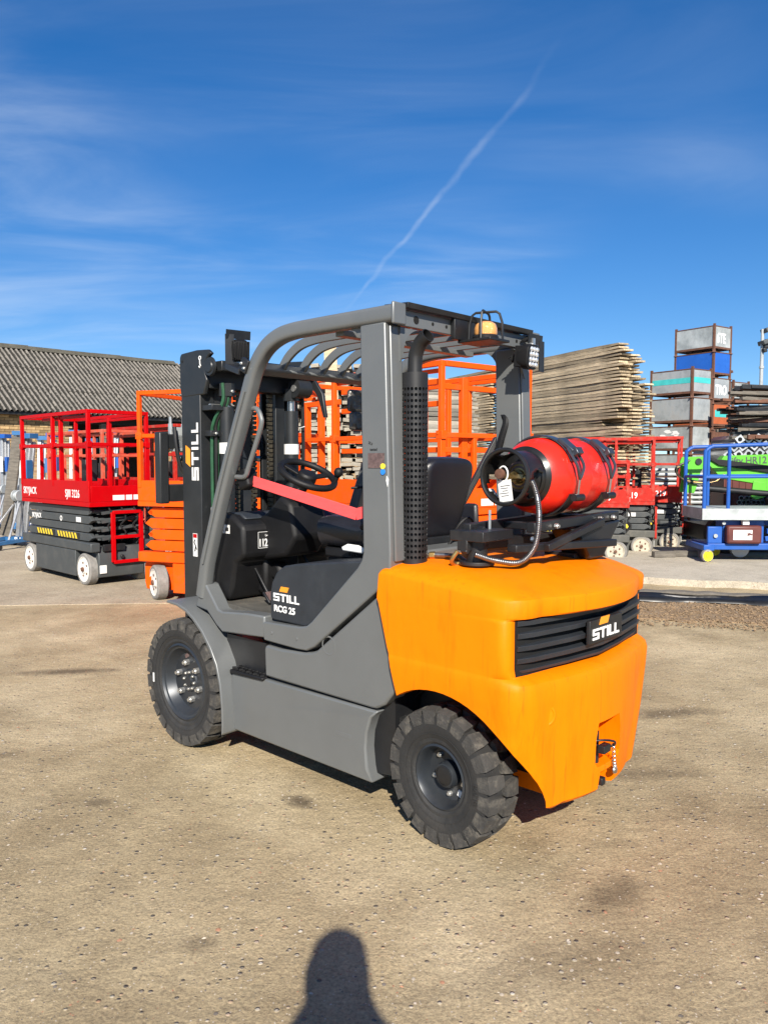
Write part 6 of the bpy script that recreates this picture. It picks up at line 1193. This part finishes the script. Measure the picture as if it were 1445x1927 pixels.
# ------------------------------------------------------------------ the photographer, standing behind the camera
def person():
    t = empty('person', (-.0, -.40, -.0), 0, 'person in dark clothes behind the camera holding a phone, seen only as a shadow', 'person')
    J = {'pel': (0, 0, .93), 'sp': (0, -.02, 1.12), 'ch': (0, -.01, 1.33), 'nk': (0, .02, 1.47), 'hd': (0, .05, 1.57), 'tp': (0, .05, 1.66),
         'sL': (-.17, 0, 1.40), 'eL': (-.20, .12, 1.17), 'wL': (-.09, .285, 1.37), 'sR': (.17, 0, 1.40), 'eR': (.20, .12, 1.17), 'wR': (.03, .285, 1.37),
         'hL': (-.10, 0, .90), 'kL': (-.12, .02, .49), 'aL': (-.13, -.02, .08), 'tL': (-.15, .14, .035), 'hR': (.10, 0, .90), 'kR': (.12, .02, .49), 'aR': (.13, -.02, .08), 'tR': (.15, .14, .035)}
    rad = dict(pel=.15, sp=.13, ch=.15, nk=.065, hd=.09, tp=.07, sL=.07, eL=.05, wL=.034, sR=.07, eR=.05, wR=.034, hL=.1, kL=.065, aL=.045, tL=.04, hR=.1, kR=.065, aR=.045, tR=.04)
    ed = [('pel', 'sp'), ('sp', 'ch'), ('ch', 'nk'), ('nk', 'hd'), ('hd', 'tp'), ('ch', 'sL'), ('sL', 'eL'), ('eL', 'wL'), ('ch', 'sR'), ('sR', 'eR'), ('eR', 'wR'), ('pel', 'hL'), ('hL', 'kL'), ('kL', 'aL'), ('aL', 'tL'), ('pel', 'hR'), ('hR', 'kR'), ('kR', 'aR'), ('aR', 'tR')]
    def skin(name, J, rad, ed, m_, root):
        ks = list(J); me = bpy.data.meshes.new(name); me.from_pydata([J[k_] for k_ in ks], [(ks.index(a), ks.index(b_)) for a, b_ in ed], []); me.materials.append(MATS[m_])
        o = bpy.data.objects.new(name, me); col.objects.link(o); md = o.modifiers.new('skin', 'SKIN'); md.use_smooth_shade = True
        if not me.skin_vertices: me.attributes.new('x', 'FLOAT', 'POINT')
        bpy.context.view_layer.objects.active = o
        for i, k_ in enumerate(ks):
            sv = me.skin_vertices[0].data[i]; sv.radius = (rad[k_], rad[k_] * (.8 if k_ in ('pel', 'sp', 'ch') else 1)); sv.use_root = (k_ == root)
        s_ = o.modifiers.new('sub', 'SUBSURF'); s_.levels = 2; s_.render_levels = 2; o.parent = t; return o
    try:
        skin('body', J, rad, ed, 'cloth_dark', 'pel')
        for sd, wr_ in ((-1, 'wL'), (1, 'wR')):
            w_ = V(J[wr_]); H = {'w': w_, 'p': w_ + V((0, .015, .05))}; hr = {'w': .028, 'p': .03}; he = [('w', 'p')]
            for f in range(4):
                a = w_ + V((-sd * (.012 * f - .018), .02, .085)); c_ = a + V((-sd * .012, .022, .03)); H['a%d' % f] = a; H['c%d' % f] = c_; hr['a%d' % f] = .009; hr['c%d' % f] = .0075; he += [('p', 'a%d' % f), ('a%d' % f, 'c%d' % f)]
            H['t'] = w_ + V((-sd * .035, .02, .065)); hr['t'] = .01; he.append(('p', 't'))
            skin('hand', H, hr, he, 'skin', 'w')
    except Exception as e:
        print('skin failed', e)
    b = MB(); b.lathe([(0, -.12), (.045, -.105), (.07, -.07), (.08, -.02), (.083, .03), (.075, .075), (.05, .105), (0, .115)], (0, .055, 1.60), (0, 0, 1), 20); b.build('head', 'skin', t, smooth=60)
    b = MB(); b.obox((0, .145, 1.585), .022, .03, .045); 
    for sx in (-1, 1): b.obox((sx * .083, .05, 1.59), .016, .035, .06)
    b.obox((0, .135, 1.535), .045, .02, .012); b.build('face', 'skin', t, bevel=.008)
    b = MB(); b.lathe([(.086, .0), (.089, .04), (.08, .085), (.052, .112), (0, .122)], (0, .045, 1.605), (0, 0, 1), 20); b.build('hair', 'hair', t, smooth=60)
    b = MB(); b.lathe([(.19, -.2), (.13, -.13), (.1, -.07), (.087, 0), (.086, .04), (.077, .085), (.05, .115), (0, .128)], (0, .03, 1.60), (0, 0, 1), 24, R(-60) , R(240)); o = b.build('hood', 'cloth_dark', t, smooth=60); md = o.modifiers.new('s', 'SOLIDIFY'); md.thickness = .008
    t.scale = (.98, .98, 1.0)
    return t
person()
b = MB(); b.obox((0, 0, 0), .075, .009, .15); ph = b.build('mobile_phone', 'truck_black', None, bevel=.006); ph.location = (0, -.02, 1.425); tag(ph, 'black mobile phone held up by the person behind the camera', 'phone')
